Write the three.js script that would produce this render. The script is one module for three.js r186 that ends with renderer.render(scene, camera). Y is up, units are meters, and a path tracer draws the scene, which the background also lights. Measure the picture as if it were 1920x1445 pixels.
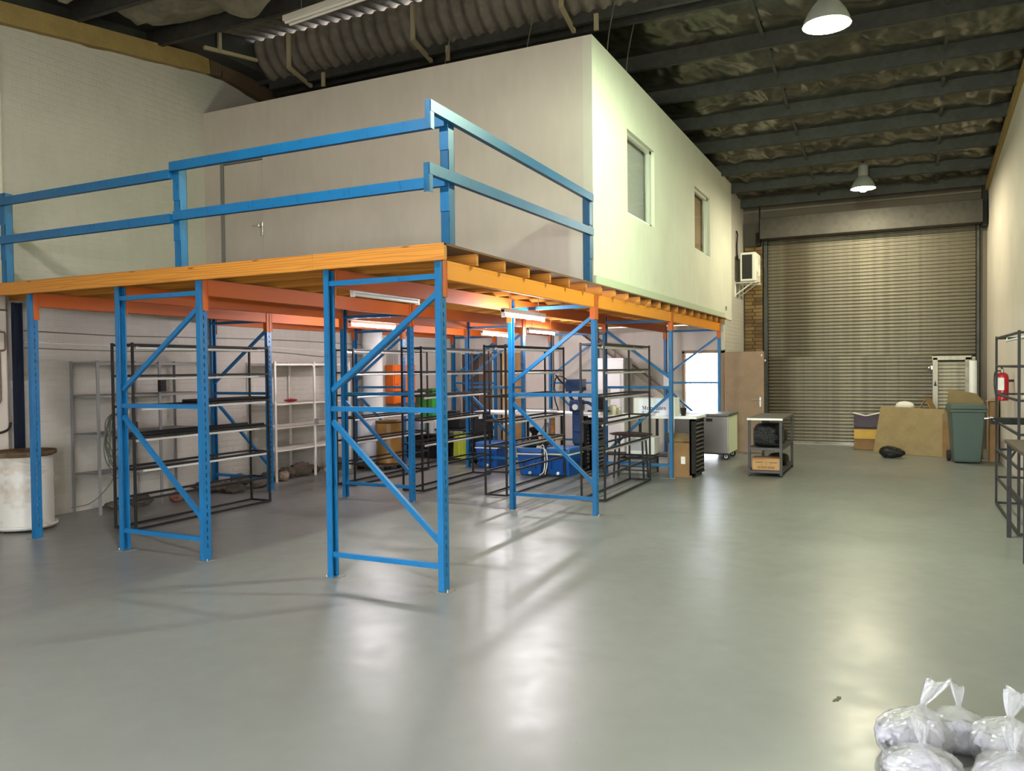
import * as THREE from 'three';
import { mergeGeometries, mergeVertices } from 'three/addons/utils/BufferGeometryUtils.js';
import { RoundedBoxGeometry } from 'three/addons/geometries/RoundedBoxGeometry.js';
import { RectAreaLightUniformsLib } from 'three/addons/lights/RectAreaLightUniformsLib.js';
RectAreaLightUniformsLib.init();

// ------------------------------------------------------------------ camera, sky, light, exposure
const scene = new THREE.Scene();
const camera = new THREE.PerspectiveCamera(2 * Math.atan(722.5 / 1496.3) * 180 / Math.PI, 1920 / 1445, 0.05, 200);
{
  const yaw = 0.452061545, pitch = 0.0209917481, roll = -0.0108046807;
  const fwd = new THREE.Vector3(-Math.sin(yaw) * Math.cos(pitch), -Math.sin(pitch), -Math.cos(yaw) * Math.cos(pitch));
  const r0 = new THREE.Vector3(Math.cos(yaw), 0, -Math.sin(yaw)), u0 = new THREE.Vector3().crossVectors(r0, fwd);
  const right = r0.clone().multiplyScalar(Math.cos(roll)).addScaledVector(u0, Math.sin(roll));
  const up = u0.clone().multiplyScalar(Math.cos(roll)).addScaledVector(r0, -Math.sin(roll));
  camera.position.set(0, 1.8, 0);
  camera.quaternion.setFromRotationMatrix(new THREE.Matrix4().makeBasis(right, up, fwd.clone().negate()));
}
scene.background = new THREE.Color(0.93, 0.96, 1.0);
scene.backgroundIntensity = 25;
const renderer = new THREE.WebGLRenderer({ antialias: true });
renderer.toneMapping = THREE.LinearToneMapping;
renderer.toneMappingExposure = 1.3;
renderer.shadowMap.enabled = true;
renderer.shadowMap.type = THREE.PCFSoftShadowMap;
// high-bay lamps: position, light colour, candela (built in highBay below)
const LAMPS = [
  [-0.652, 5.2, -8.635, [0.80, 1.0, 0.68], 50, 'bell shaped high bay lamp glowing greenish white beside office windows'],
  [-0.64, 5.27, -17.25, [1.0, 0.92, 0.66], 28, 'bell shaped high bay lamp glowing warm white before roller shutter'],
  [-3.75, 5.15, -3.4, [1.0, 0.95, 0.88], 26, 'bell shaped high bay lamp hanging over the open floor before the mezzanine'],
];
// fluorescent battens under the deck: x, y, z near end, z far end, lit
const TUBE_CD = 3.1, TUBE_RGB = [1.0, 0.95, 1.0];

// ------------------------------------------------------------------ helpers
let seed = 7;
const rnd = () => { seed = (seed * 1664525 + 1013904223) >>> 0; return seed / 4294967296; };
const rr = (a, b) => a + (b - a) * rnd();
const V = (x, y, z) => new THREE.Vector3(x, y, z);
const used = new Set();
function numbered(n) { let k = n, i = 0; while (used.has(k)) k = n + '_' + String(++i).padStart(3, '0'); used.add(k); return k; }
function metreUV(g) {
  const p = g.attributes.position, n = g.attributes.normal, uv = new Float32Array(p.count * 2);
  for (let i = 0; i < p.count; i++) {
    const ax = Math.abs(n.getX(i)), ay = Math.abs(n.getY(i)), az = Math.abs(n.getZ(i));
    if (ay >= ax && ay >= az) { uv[2 * i] = p.getX(i); uv[2 * i + 1] = p.getZ(i); }
    else if (ax >= az) { uv[2 * i] = p.getZ(i); uv[2 * i + 1] = p.getY(i); }
    else { uv[2 * i] = p.getX(i); uv[2 * i + 1] = p.getY(i); }
  }
  g.setAttribute('uv', new THREE.BufferAttribute(uv, 2));
  return g;
}
function clean(g) {
  let h = g.index ? g.toNonIndexed() : g;
  for (const k of Object.keys(h.attributes)) if (!['position', 'normal', 'uv'].includes(k)) h.deleteAttribute(k);
  if (!h.attributes.uv) h.setAttribute('uv', new THREE.BufferAttribute(new Float32Array(h.attributes.position.count * 2), 2));
  h.morphAttributes = {};
  h.groups = [];
  return h;
}
function merge(gs, keepUV) {
  if (!Array.isArray(gs)) gs = [gs];
  const m = gs.length === 1 ? clean(gs[0]) : mergeGeometries(gs.map(clean), false);
  return keepUV ? m : metreUV(m);
}
const box = (w, h, d, x = 0, y = 0, z = 0) => new THREE.BoxGeometry(w, h, d).translate(x, y, z);
const bx = (x0, x1, y0, y1, z0, z1) => box(Math.abs(x1 - x0), Math.abs(y1 - y0), Math.abs(z1 - z0), (x0 + x1) / 2, (y0 + y1) / 2, (z0 + z1) / 2);
const rbox = (w, h, d, x = 0, y = 0, z = 0, r = 0.01, s = 2) => new RoundedBoxGeometry(w, h, d, s, Math.min(r, w / 2.01, h / 2.01, d / 2.01)).translate(x, y, z);
const cyl = (r0, r1, h, x = 0, y = 0, z = 0, n = 20, open = false) => new THREE.CylinderGeometry(r0, r1, h, n, 1, open).translate(x, y, z);
function bar(p, q, w, h) { // box with section w (sideways) x h (up) from p to q
  const d = q.clone().sub(p), L = d.length(), g = new THREE.BoxGeometry(w, h, L);
  const m = new THREE.Matrix4().lookAt(V(0, 0, 0), d.clone().negate(), Math.abs(d.y) > 0.99 * L ? V(1, 0, 0) : V(0, 1, 0));
  return g.applyMatrix4(m).translate((p.x + q.x) / 2, (p.y + q.y) / 2, (p.z + q.z) / 2);
}
function rod(p, q, r, n = 10) {
  const d = q.clone().sub(p), g = new THREE.CylinderGeometry(r, r, d.length(), n);
  g.applyQuaternion(new THREE.Quaternion().setFromUnitVectors(V(0, 1, 0), d.clone().normalize()));
  return g.translate((p.x + q.x) / 2, (p.y + q.y) / 2, (p.z + q.z) / 2);
}
const wire = (pts, r, seg = 24, n = 6, tension = 0.5) => new THREE.TubeGeometry(new THREE.CatmullRomCurve3(pts, false, 'catmullrom', tension), seg, r, n);
const lathe = (pts, n = 24) => new THREE.LatheGeometry(pts.map(([r, y]) => new THREE.Vector2(r, y)), n);
function smooth(g) { g = mergeVertices(g, 1e-4); g.computeVertexNormals(); return g; }
function tagIt(o, label, category, group, kind) {
  if (label) o.userData.label = label;
  if (category) o.userData.category = category;
  if (group) o.userData.group = group;
  if (kind) o.userData.kind = kind;
  return o;
}
function thing(name, label, category, pos = [0, 0, 0], turn = 0, group) {
  const o = new THREE.Group(); o.name = numbered(name); scene.add(o);
  o.position.set(...pos); o.rotation.y = turn;
  return tagIt(o, label, category, group);
}
function part(parent, name, gs, mat, label) {
  const m = new THREE.Mesh(merge(gs, mat.userData.keepUV), mat); m.name = name; parent.add(m);
  if (label) m.userData.label = label;
  return m;
}
function piece(parent, name, geo, mat, x = 0, y = 0, z = 0) { // shared geometry
  const m = new THREE.Mesh(geo, mat); m.name = name; m.position.set(x, y, z); parent.add(m); return m;
}
function single(name, gs, mat, label, category, group) {
  const m = new THREE.Mesh(merge(gs, mat.userData.keepUV), mat); m.name = numbered(name); scene.add(m);
  return base(tagIt(m, label, category, group));
}
function base(o) { // moves the origin of a thing modelled in world coordinates to the middle of its foot
  const b = new THREE.Box3().setFromObject(o), c = V((b.min.x + b.max.x) / 2, b.min.y, (b.min.z + b.max.z) / 2);
  if (o.isMesh && !o.children.length) o.geometry.translate(-c.x, -c.y, -c.z);
  else for (const k of o.children) k.position.sub(c);
  o.position.add(c);
  return o;
}
function struct(name, gs, mat, label) {
  const m = new THREE.Mesh(merge(gs, mat.userData.keepUV), mat); m.name = numbered(name); scene.add(m);
  return tagIt(m, label, null, null, 'structure');
}
function structGroup(name, label) {
  const o = new THREE.Group(); o.name = numbered(name); scene.add(o);
  return tagIt(o, label, null, null, 'structure');
}
function copy(src, pos, turn, label, group) {
  const c = src.clone(); c.name = numbered(src.name.replace(/_\d{3}$/, '')); scene.add(c);
  c.position.set(...pos); if (turn !== undefined) c.rotation.y = turn;
  c.userData = { ...src.userData };
  if (label) c.userData.label = label;
  if (group) c.userData.group = group;
  return c;
}

// ------------------------------------------------------------------ noise and textures
function hash(x, y, s) { let h = (x * 374761393 + y * 668265263 + s * 974634211) | 0; h = Math.imul(h ^ (h >>> 13), 1274126177); return ((h ^ (h >>> 16)) >>> 0) / 4294967296; }
function vnoise(x, y, px, py, s) {
  const xi = Math.floor(x), yi = Math.floor(y), fx = x - xi, fy = y - yi, u = fx * fx * (3 - 2 * fx), v = fy * fy * (3 - 2 * fy);
  const w = (a, b) => hash(((a % px) + px) % px, ((b % py) + py) % py, s);
  return (w(xi, yi) * (1 - u) + w(xi + 1, yi) * u) * (1 - v) + (w(xi, yi + 1) * (1 - u) + w(xi + 1, yi + 1) * u) * v;
}
function fbm(x, y, px, py, s, o = 4) { let a = 0, k = 0.5, t = 0; for (let i = 0; i < o; i++) { a += k * vnoise(x, y, px, py, s + i); t += k; x *= 2; y *= 2; px *= 2; py *= 2; k *= 0.5; } return a / t; }
function tex(w, h, fn, srgb, sizeU, sizeV) {
  const d = new Uint8Array(w * h * 4);
  for (let j = 0; j < h; j++) for (let i = 0; i < w; i++) {
    const c = fn(i / w, j / h), k = 4 * (j * w + i);
    for (let q = 0; q < 3; q++) d[k + q] = Math.max(0, Math.min(255, (Array.isArray(c) ? c[q] : c) * 255));
    d[k + 3] = 255;
  }
  const t = new THREE.DataTexture(d, w, h, THREE.RGBAFormat);
  t.wrapS = t.wrapT = THREE.RepeatWrapping; t.magFilter = THREE.LinearFilter; t.minFilter = THREE.LinearMipmapLinearFilter; t.generateMipmaps = true;
  if (srgb) t.colorSpace = THREE.SRGBColorSpace;
  t.repeat.set(1 / sizeU, 1 / (sizeV ?? sizeU)); t.needsUpdate = true;
  return t;
}
const mixc = (a, b, t) => a.map((v, i) => v + (b[i] - v) * t);
const T = {};
T.floor = tex(1024, 1024, (u, v) => {
  const big = fbm(u * 4, v * 4, 4, 4, 1, 4), fine = fbm(u * 60, v * 60, 60, 60, 9, 3), st = fbm(u * 9, v * 3, 9, 3, 31, 4);
  const spot = vnoise(u * 150, v * 150, 150, 150, 55);
  let k = 0.93 + 0.12 * (big - 0.5) + 0.05 * (fine - 0.5) + 0.08 * (st - 0.5);
  if (spot > 0.994 && fine > 0.58) k *= 0.86;
  return [0.535 * k, 0.54 * k, 0.525 * k];
}, true, 7);
T.floorRough = tex(512, 512, (u, v) => { const a = fbm(u * 6, v * 6, 6, 6, 3, 5), b = fbm(u * 40, v * 40, 40, 40, 13, 3); const r = 0.66 + 0.22 * (a - 0.5) + 0.16 * (b - 0.5); return [r, r, r]; }, false, 5);
T.floorBump = tex(512, 512, (u, v) => { const a = fbm(u * 10, v * 10, 10, 10, 21, 5); return [a, a, a]; }, false, 3);
// painted bagged brickwork: faint courses under thick paint
T.paintBrick = tex(1024, 1024, (u, v) => {
  const row = Math.floor(v * 24), off = (row % 2) * 0.5, fu = (u * 9 + off) % 1, fv = (v * 24) % 1;
  const j = Math.min(Math.min(fu, 1 - fu) * 9, Math.min(fv, 1 - fv) * 3.2, 1), n = fbm(u * 30, v * 30, 30, 30, 5, 4);
  const wob = fbm(u * 6, v * 6, 6, 6, 17, 3);
  const k = 0.45 * Math.min(1, j * 1.6) * (0.4 + 0.9 * wob) + 0.55 * n; return [k, k, k];
}, false, 2.05);
T.plaster = tex(512, 512, (u, v) => { const n = fbm(u * 12, v * 12, 12, 12, 8, 5); return [n, n, n]; }, false, 2);
T.wallTone = tex(512, 512, (u, v) => { const n = fbm(u * 5, v * 5, 5, 5, 41, 5), m = fbm(u * 40, v * 12, 40, 12, 47, 3); const k = 0.965 + 0.07 * (n - 0.5) + 0.03 * (m - 0.5); return [k, k * 0.995, k * 0.98]; }, true, 3.1);
T.wood = tex(1024, 256, (u, v) => {
  const w = fbm(u * 3, v * 3, 3, 3, 2, 3) * 1.4, ring = Math.sin((v * 7 + w * 2.2) * Math.PI * 2) * 0.5 + 0.5, fib = fbm(u * 20, v * 120, 20, 120, 6, 2);
  let c = mixc([0.80, 0.60, 0.28], [0.62, 0.40, 0.13], 0.55 * ring * ring + 0.35 * (fib - 0.3));
  const kx = u * 4 - Math.floor(u * 4) - 0.5, ky = (v - 0.3 - 0.4 * hash(Math.floor(u * 4), 3, 9));
  const kd = Math.hypot(kx * 0.75, ky * 0.8); if (kd < 0.05) c = mixc([0.36, 0.2, 0.06], c, kd / 0.05);
  return c;
}, true, 3.2, 0.16);
T.ply = tex(512, 512, (u, v) => { const f = fbm(u * 4, v * 60, 4, 60, 12, 3), b = fbm(u * 5, v * 5, 5, 5, 15, 3); return mixc([0.50, 0.36, 0.24], [0.38, 0.26, 0.17], f * 0.7 + b * 0.4); }, true, 1.2);
T.galv = tex(512, 512, (u, v) => { const n = fbm(u * 20, v * 20, 20, 20, 4, 4), b = fbm(u * 3, v * 3, 3, 3, 66, 3); const k = 0.86 + 0.25 * (n - 0.5) + 0.2 * (b - 0.5); return [k, k * 0.99, k * 0.97]; }, true, 1.5);
T.slat = tex(1024, 512, (u, v) => { const n = fbm(u * 5, v * 14, 5, 14, 24, 5), s = fbm(u * 60, v * 6, 60, 6, 27, 3); const d = Math.max(0, n - 0.55) * 1.6; const k = 0.93 + 0.15 * (s - 0.5); return mixc([k, k * 0.985, k * 0.95], [0.36, 0.29, 0.2], Math.min(0.8, d)); }, true, 4.2, 5);
T.card = tex(512, 512, (u, v) => { const n = fbm(u * 6, v * 6, 6, 6, 71, 4), f = Math.sin(u * 512 * 0.6) * 0.01, s = fbm(u * 40, v * 40, 40, 40, 73, 2); const k = 0.95 + 0.14 * (n - 0.5) + 0.06 * (s - 0.5) + f; return [k, k * 0.99, k * 0.97]; }, true, 1);
T.rust = tex(512, 512, (u, v) => { const n = fbm(u * 6, v * 6, 6, 6, 81, 5), s = fbm(u * 40, v * 20, 40, 20, 83, 3); const t = Math.max(0, Math.min(1, (n - 0.62) * 6)) * (0.3 + 0.7 * s); return mixc([0.80, 0.79, 0.76], [0.52, 0.40, 0.28], t * 0.6); }, true, 1.4);
T.rustRim = tex(256, 256, (u, v) => { const n = fbm(u * 8, v * 8, 8, 8, 85, 4); return mixc([0.32, 0.23, 0.14], [0.52, 0.46, 0.38], n * n * 1.3); }, true, 0.5);
T.scuff = tex(512, 512, (u, v) => { const n = fbm(u * 5, v * 5, 5, 5, 91, 4), s = fbm(u * 60, v * 14, 60, 14, 93, 2); const k = 0.97 + 0.1 * (n - 0.5); return s > 0.80 ? [k * 0.8, k * 0.84, k * 0.86] : [k, k, k]; }, true, 1.1);
T.crumple = tex(512, 512, (u, v) => { const a = Math.abs(fbm(u * 6, v * 6, 6, 6, 96, 4) - 0.5) * 2, b = Math.abs(fbm(u * 11, v * 11, 11, 11, 98, 3) - 0.5) * 2; const k = 0.6 * Math.min(1, a * 2.2) + 0.4 * Math.min(1, b * 2.2); return [k, k, k]; }, false, 0.25);
T.rock = tex(256, 256, (u, v) => { const n = fbm(u * 10, v * 10, 10, 10, 95, 4); const k = 0.6 + 0.8 * n; return [k, k * 0.96, k * 0.9]; }, true, 0.3);

function std(color, roughness = 0.6, metalness = 0, extra = {}) {
  const m = new THREE.MeshStandardMaterial({ color, roughness, metalness, ...extra }); return m;
}
function phys(o) { return new THREE.MeshPhysicalMaterial(o); }
const dbl = { side: THREE.DoubleSide };
const M = {
  floor: phys({ color: 0xffffff, map: T.floor, roughness: 0.52, roughnessMap: T.floorRough, bumpMap: T.floorBump, bumpScale: 0.0009, specularIntensity: 1.0 }),
  wallBrick: std(0xbab5ad, 0.85, 0, { map: T.wallTone, bumpMap: T.paintBrick, bumpScale: 0.007 }),
  wallPlaster: std(0xcfc7be, 0.8, 0, { map: T.wallTone, bumpMap: T.plaster, bumpScale: 0.004 }),
  office: std(0xd8d0c8, 0.75, 0, { map: T.wallTone }),
  officeGreen: std(0xdcdccf, 0.75, 0, { map: T.wallTone }),
  concrete: std(0x8d8678, 0.9, 0, { map: T.wallTone, bumpMap: T.plaster, bumpScale: 0.004 }),
  dark: std(0x2a2825, 0.9),
  lintel: std(0x6a6259, 0.9, 0, { map: T.wallTone, bumpMap: T.plaster, bumpScale: 0.004 }),
  hood: std(0x4d4943, 0.6, 0.2, { map: T.galv }),
  blue: std(0x0a6499, 0.45, 0, { map: T.scuff }),
  blueWorn: std(0x175a85, 0.4, 0.1, { map: T.scuff }),
  navy: std(0x182338, 0.6),
  orange: std(0xb0520c, 0.6),
  orangeLampTint: std(0xd9860e, 0.55),  // beam orange with the yellow cast of the lamp mixed into the colour
  wood: std(0xf3dfb8, 0.62, 0, { map: T.wood }),
  joist: std(0xf3dfb8, 0.75, 0, { map: T.wood }),
  ply: std(0xffffff, 0.85, 0, { map: T.ply }),
  purlin: std(0x50514f, 0.62, 0.3, { map: T.galv }),
  roofSheet: std(0x3b3a38, 0.8),
  foil: std(0x77776c, 0.33, 0.9, { map: T.galv }),
  foilTorn: std(0x8f8a7a, 0.5, 0.3, { map: T.galv, ...dbl }),
  ridge: std(0x8d857c, 0.75, 0.1, { map: T.galv, ...dbl }),
  cream: std(0xb3a685, 0.7),
  timberYellow: std(0x9c8452, 0.75, 0, { map: T.card }),
  black: std(0x0f0d0d, 0.6),
  blackMatte: std(0x141312, 0.85),
  blackGloss: std(0x0d0d0f, 0.3, 0, { bumpMap: T.crumple, bumpScale: 0.014, ...dbl }),
  tubeOff: std(0xe9e6e0, 0.3),
  greyPaint: std(0x8d8b88, 0.6, 0.2),
  creamPaint: std(0xd8d4c8, 0.55, 0.05),
  zinc: std(0xb9b8b2, 0.38, 0.7, { map: T.galv }),
  slat: std(0x8d897e, 0.5, 0.35, { map: T.slat }),
  slatLight: std(0xaaa79c, 0.45, 0.4, { map: T.slat }),
  steel: std(0x9a9590, 0.26, 0.92),
  steelTop: std(0x5f5d57, 0.5, 0.4),
  white: std(0xe6e4df, 0.45),
  whiteGloss: std(0xe9e8e6, 0.22),
  mintPanel: std(0xd6e2bf, 0.55),
  card: std(0x94714a, 0.85, 0, { map: T.card }),
  cardPale: std(0x94805a, 0.85, 0, { map: T.card }),
  cardYellow: std(0xbb9644, 0.8, 0, { map: T.card }),
  doorBrown: std(0x9b7f63, 0.65, 0, { map: T.card }),
  doorDark: std(0x4c3a30, 0.7),
  doorTan: std(0xb58a54, 0.65, 0, { map: T.card }),
  chrome: std(0xcfcfcc, 0.2, 1.0),
  drum: std(0xffffff, 0.5, 0, { map: T.rust }),
  drumRim: std(0xffffff, 0.8, 0.2, { map: T.rustRim }),
  cable: std(0x5d6256, 0.6),
  cableBlack: std(0x17161a, 0.6),
  cableWhite: std(0xdcdad4, 0.5),
  pipeBrown: std(0x6b5645, 0.6),
  rock: std(0x524a42, 0.95, 0, { map: T.rock }),
  rockPale: std(0x9a8c7e, 0.95, 0, { map: T.rock }),
  coolerBlue: std(0x0f4f9c, 0.4),
  coolerLid: std(0x2a5fa0, 0.45),
  elecOrange: std(0xd8650f, 0.45),
  binGreen: std(0x46564f, 0.5),
  crateGreen: std(0x2f8f2c, 0.5),
  teal: std(0x1a7d83, 0.4),
  lime: std(0xb9c23a, 0.8),
  red: std(0xa81020, 0.3),
  brownCloth: std(0x3b2522, 0.95),
  darkWood: std(0x4a3a30, 0.7, 0, { map: T.card }),
  machineBlue: std(0x1f3a63, 0.45, 0.1),
  glassPane: phys({ color: 0xffffff, roughness: 0.05, transmission: 1, thickness: 0, ior: 1.5 }),
  blindGrey: std(0xbdbcb8, 0.7),
  blindTan: std(0xb59a72, 0.7),
  alu: std(0xc9cbc2, 0.4, 0.5),
  strip: phys({ color: 0xf4f6fa, roughness: 0.45, transmission: 0.75, thickness: 0, ...dbl }),
  brick: [0x644c2c, 0x6e5531, 0x574227, 0x775f3b].map((c) => std(c, 0.9)),
  mortar: std(0x5d5138, 0.95),
  bagSkin: phys({ color: 0xf4f4f6, roughness: 0.2, transmission: 0.82, thickness: 0, specularIntensity: 1, bumpMap: T.crumple, bumpScale: 0.006, ...dbl }),
  bagFill: std(0xa5a3ad, 0.95),
  soil: std(0x241d19, 1.0),
  rubber: std(0x151515, 0.8),
  glass: phys({ color: 0xefefe8, roughness: 0.1, transmission: 0.85, thickness: 0 }),
};
function writing(w, h, draw, sizeU, sizeV) { // canvas print on a flat face, uv 0..1
  const c = document.createElement('canvas'); c.width = w; c.height = h; draw(c.getContext('2d'), w, h);
  const t = new THREE.CanvasTexture(c); t.colorSpace = THREE.SRGBColorSpace; t.magFilter = THREE.LinearFilter;
  const m = std(0xffffff, 0.8, 0, { map: t }); m.userData.keepUV = true; return m;
}

// ------------------------------------------------------------------ the setting
const XL = -9.67, XR = 1.66, ZB = -17.05, ZR = -19.5, ZF = 2.6, XO = -3.31, ZO = -9.1, OT = 5.79, DECK = 2.803;
const yNear = (z) => 6.245 + 0.115 * (-6 - z), yFar = (z) => 6.31 + 0.115 * (z + 11.84); // undersides of the purlins
struct('floor', bx(XL - 0.3, XR + 0.3, -0.2, 0, ZF + 0.3, ZR - 0.4), M.floor, 'smooth grey polished concrete floor');
{ // left wall: painted brickwork with an uneven top under a timber plate
  const sh = new THREE.Shape(); sh.moveTo(-ZF - 0.3, 0); sh.lineTo(-ZB + 0.3, 0);
  const topY = (z) => (z > -9.4 ? 5.98 + 0.136 * (-6 - z) : 6.44 - 0.1155 * (-9.4 - z));
  sh.lineTo(-ZB + 0.3, topY(ZB));
  for (let z = ZB; z < ZF; z += 0.22) sh.lineTo(-z, topY(z) + rr(-0.03, 0.02));
  sh.lineTo(-ZF - 0.3, topY(ZF));
  const g = new THREE.ExtrudeGeometry(sh, { depth: 0.25, bevelEnabled: false }); g.rotateY(Math.PI / 2).translate(XL - 0.25, 0, 0);
  struct('wall_left', g, M.wallBrick, 'white painted brick wall behind the mezzanine');
  struct('wall_left_gable', bx(XL - 0.32, XL - 0.25, 4, 7.4, ZF + 0.3, ZR - 0.4), M.roofSheet, 'dark sheeting above the brick wall');
  const pil = rbox(0.1, 5.72, 2.4, XL + 0.05, 2.86, -5.95 + 1.2, 0.03);
  struct('wall_left_pier', pil, M.wallPlaster, 'white plastered pier on the left wall');
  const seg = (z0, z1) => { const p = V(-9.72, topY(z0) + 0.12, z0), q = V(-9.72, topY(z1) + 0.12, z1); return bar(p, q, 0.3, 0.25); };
  struct('trim_1', [seg(ZF, -9.15)], M.timberYellow, 'yellowish timber wall plate along the wall top');
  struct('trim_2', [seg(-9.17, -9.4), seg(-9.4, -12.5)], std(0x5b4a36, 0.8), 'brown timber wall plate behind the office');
}
struct('wall_right', (() => { const sh = new THREE.Shape(); sh.moveTo(-ZF - 0.3, 0); sh.lineTo(-ZR + 0.3, 0); sh.lineTo(-ZR + 0.3, yFar(ZR) + 0.02); sh.lineTo(9.4, 6.55); sh.lineTo(-ZF - 0.3, yNear(ZF)); return new THREE.ExtrudeGeometry(sh, { depth: 0.25, bevelEnabled: false }).rotateY(Math.PI / 2).translate(XR, 0, 0); })(), M.wallPlaster, 'white plastered side wall with the fire extinguisher');
struct('wall_right_gable', bx(XR + 0.25, XR + 0.32, 4, 7.4, ZF + 0.3, ZR - 0.4), M.roofSheet, 'dark sheeting above the side wall');
struct('trim_3', [bar(V(XR - 0.02, yFar(-10.3) - 0.02, -10.3), V(XR - 0.02, yFar(ZR) - 0.02, ZR), 0.08, 0.13)], M.timberYellow, 'yellowish timber wall plate along the side wall');
struct('wall_rear', [bx(XL - 0.3, -2.8, 0, 6, ZF + 0.3, ZF), bx(1.5, XR + 0.3, 0, 6, ZF + 0.3, ZF), bx(-2.8, 1.5, 3.2, 6, ZF + 0.3, ZF)], M.wallPlaster, 'white wall behind the viewpoint with an open loading door');
struct('ground_apron', bx(-25, 25, -0.2, -0.02, ZF + 0.3, 40), M.concrete, 'concrete apron outside the loading door');
// roller-door wall
struct('wall_back', [bx(XO - 0.2, XR + 0.3, 4.751, 5.42, ZR - 0.05, ZR - 0.3), bx(XO - 0.2, -2.86, 0, 4.75, ZR - 0.02, ZR - 0.3), bx(1.5, XR + 0.3, 0, 4.75, ZR, ZR - 0.3), bx(XL, XR + 0.3, 5.421, 6.2, ZR - 0.05, ZR - 0.3)], M.lintel, 'grey wall around the roller shutter');
{
  const w = structGroup('wall_back_pier', 'brown face brick pier beside the roller shutter');
  part(w, 'mortar_bed', bx(-3.29, -2.89, 0, 4.62, ZR + 0.035, ZR - 0.02), M.mortar);
  const full = merge(rbox(0.215, 0.073, 0.06, 0, 0, 0, 0.006, 1)), half = merge(rbox(0.165, 0.073, 0.06, 0, 0, 0, 0.006, 1));
  for (let i = 0; i < 54; i++) {
    const y = 0.045 + i * 0.085, l = i % 2 ? full : half, r = i % 2 ? half : full, lx = -3.29 + (i % 2 ? 0.1075 : 0.0825), rx = -2.89 - (i % 2 ? 0.0825 : 0.1075);
    piece(w, 'brick', l, M.brick[Math.floor(rnd() * 4)], lx, y, ZR + 0.025 + rr(0, 0.008));
    piece(w, 'brick', r, M.brick[Math.floor(rnd() * 4)], rx, y, ZR + 0.025 + rr(0, 0.008));
  }
}
struct('wall_side', [bx(XO - 0.14, XO - 0.015, 0, 6.0, ZB - 0.151, ZR - 0.019)], M.wallBrick, 'painted brick wall carrying the air conditioner');
// wall under the office, with the doorway to the yard
struct('wall_back_lower', [bx(XL - 0.1, -8.66, 0, 2.68, ZB, ZB - 0.15), bx(-8.66, -8.5, 2.17, 2.68, ZB, ZB - 0.15), bx(-8.5, -4.2, 0, 2.68, ZB, ZB - 0.15), bx(-4.2, XO - 0.015, 2.13, 2.68, ZB, ZB - 0.15)], M.wallPlaster, 'cream plastered wall behind the workbenches');
{
  const d = structGroup('door_1', 'brown framed doorway to the yard with clear strip curtain');
  part(d, 'door_frame', [bx(-4.2, -4.145, 0, 2.13, ZB + 0.03, ZB - 0.17), bx(-3.375, -3.325, 0, 2.13, ZB + 0.03, ZB - 0.17), bx(-4.2, -3.325, 2.085, 2.15, ZB + 0.03, ZB - 0.17)], M.doorBrown);
  for (let i = 0; i < 7; i++) { const x = -4.11 + i * 0.112; part(d, 'curtain_strip', bx(x - 0.07, x + 0.07, 0.02, 2.08, ZB - 0.06 - (i % 2) * 0.012, ZB - 0.062 - (i % 2) * 0.012), M.strip); }
}
struct('ground_yard', bx(-16, XO - 0.15, -0.2, -0.02, ZB - 0.15, -45), M.concrete, 'pale yard outside the doorway');
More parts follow.
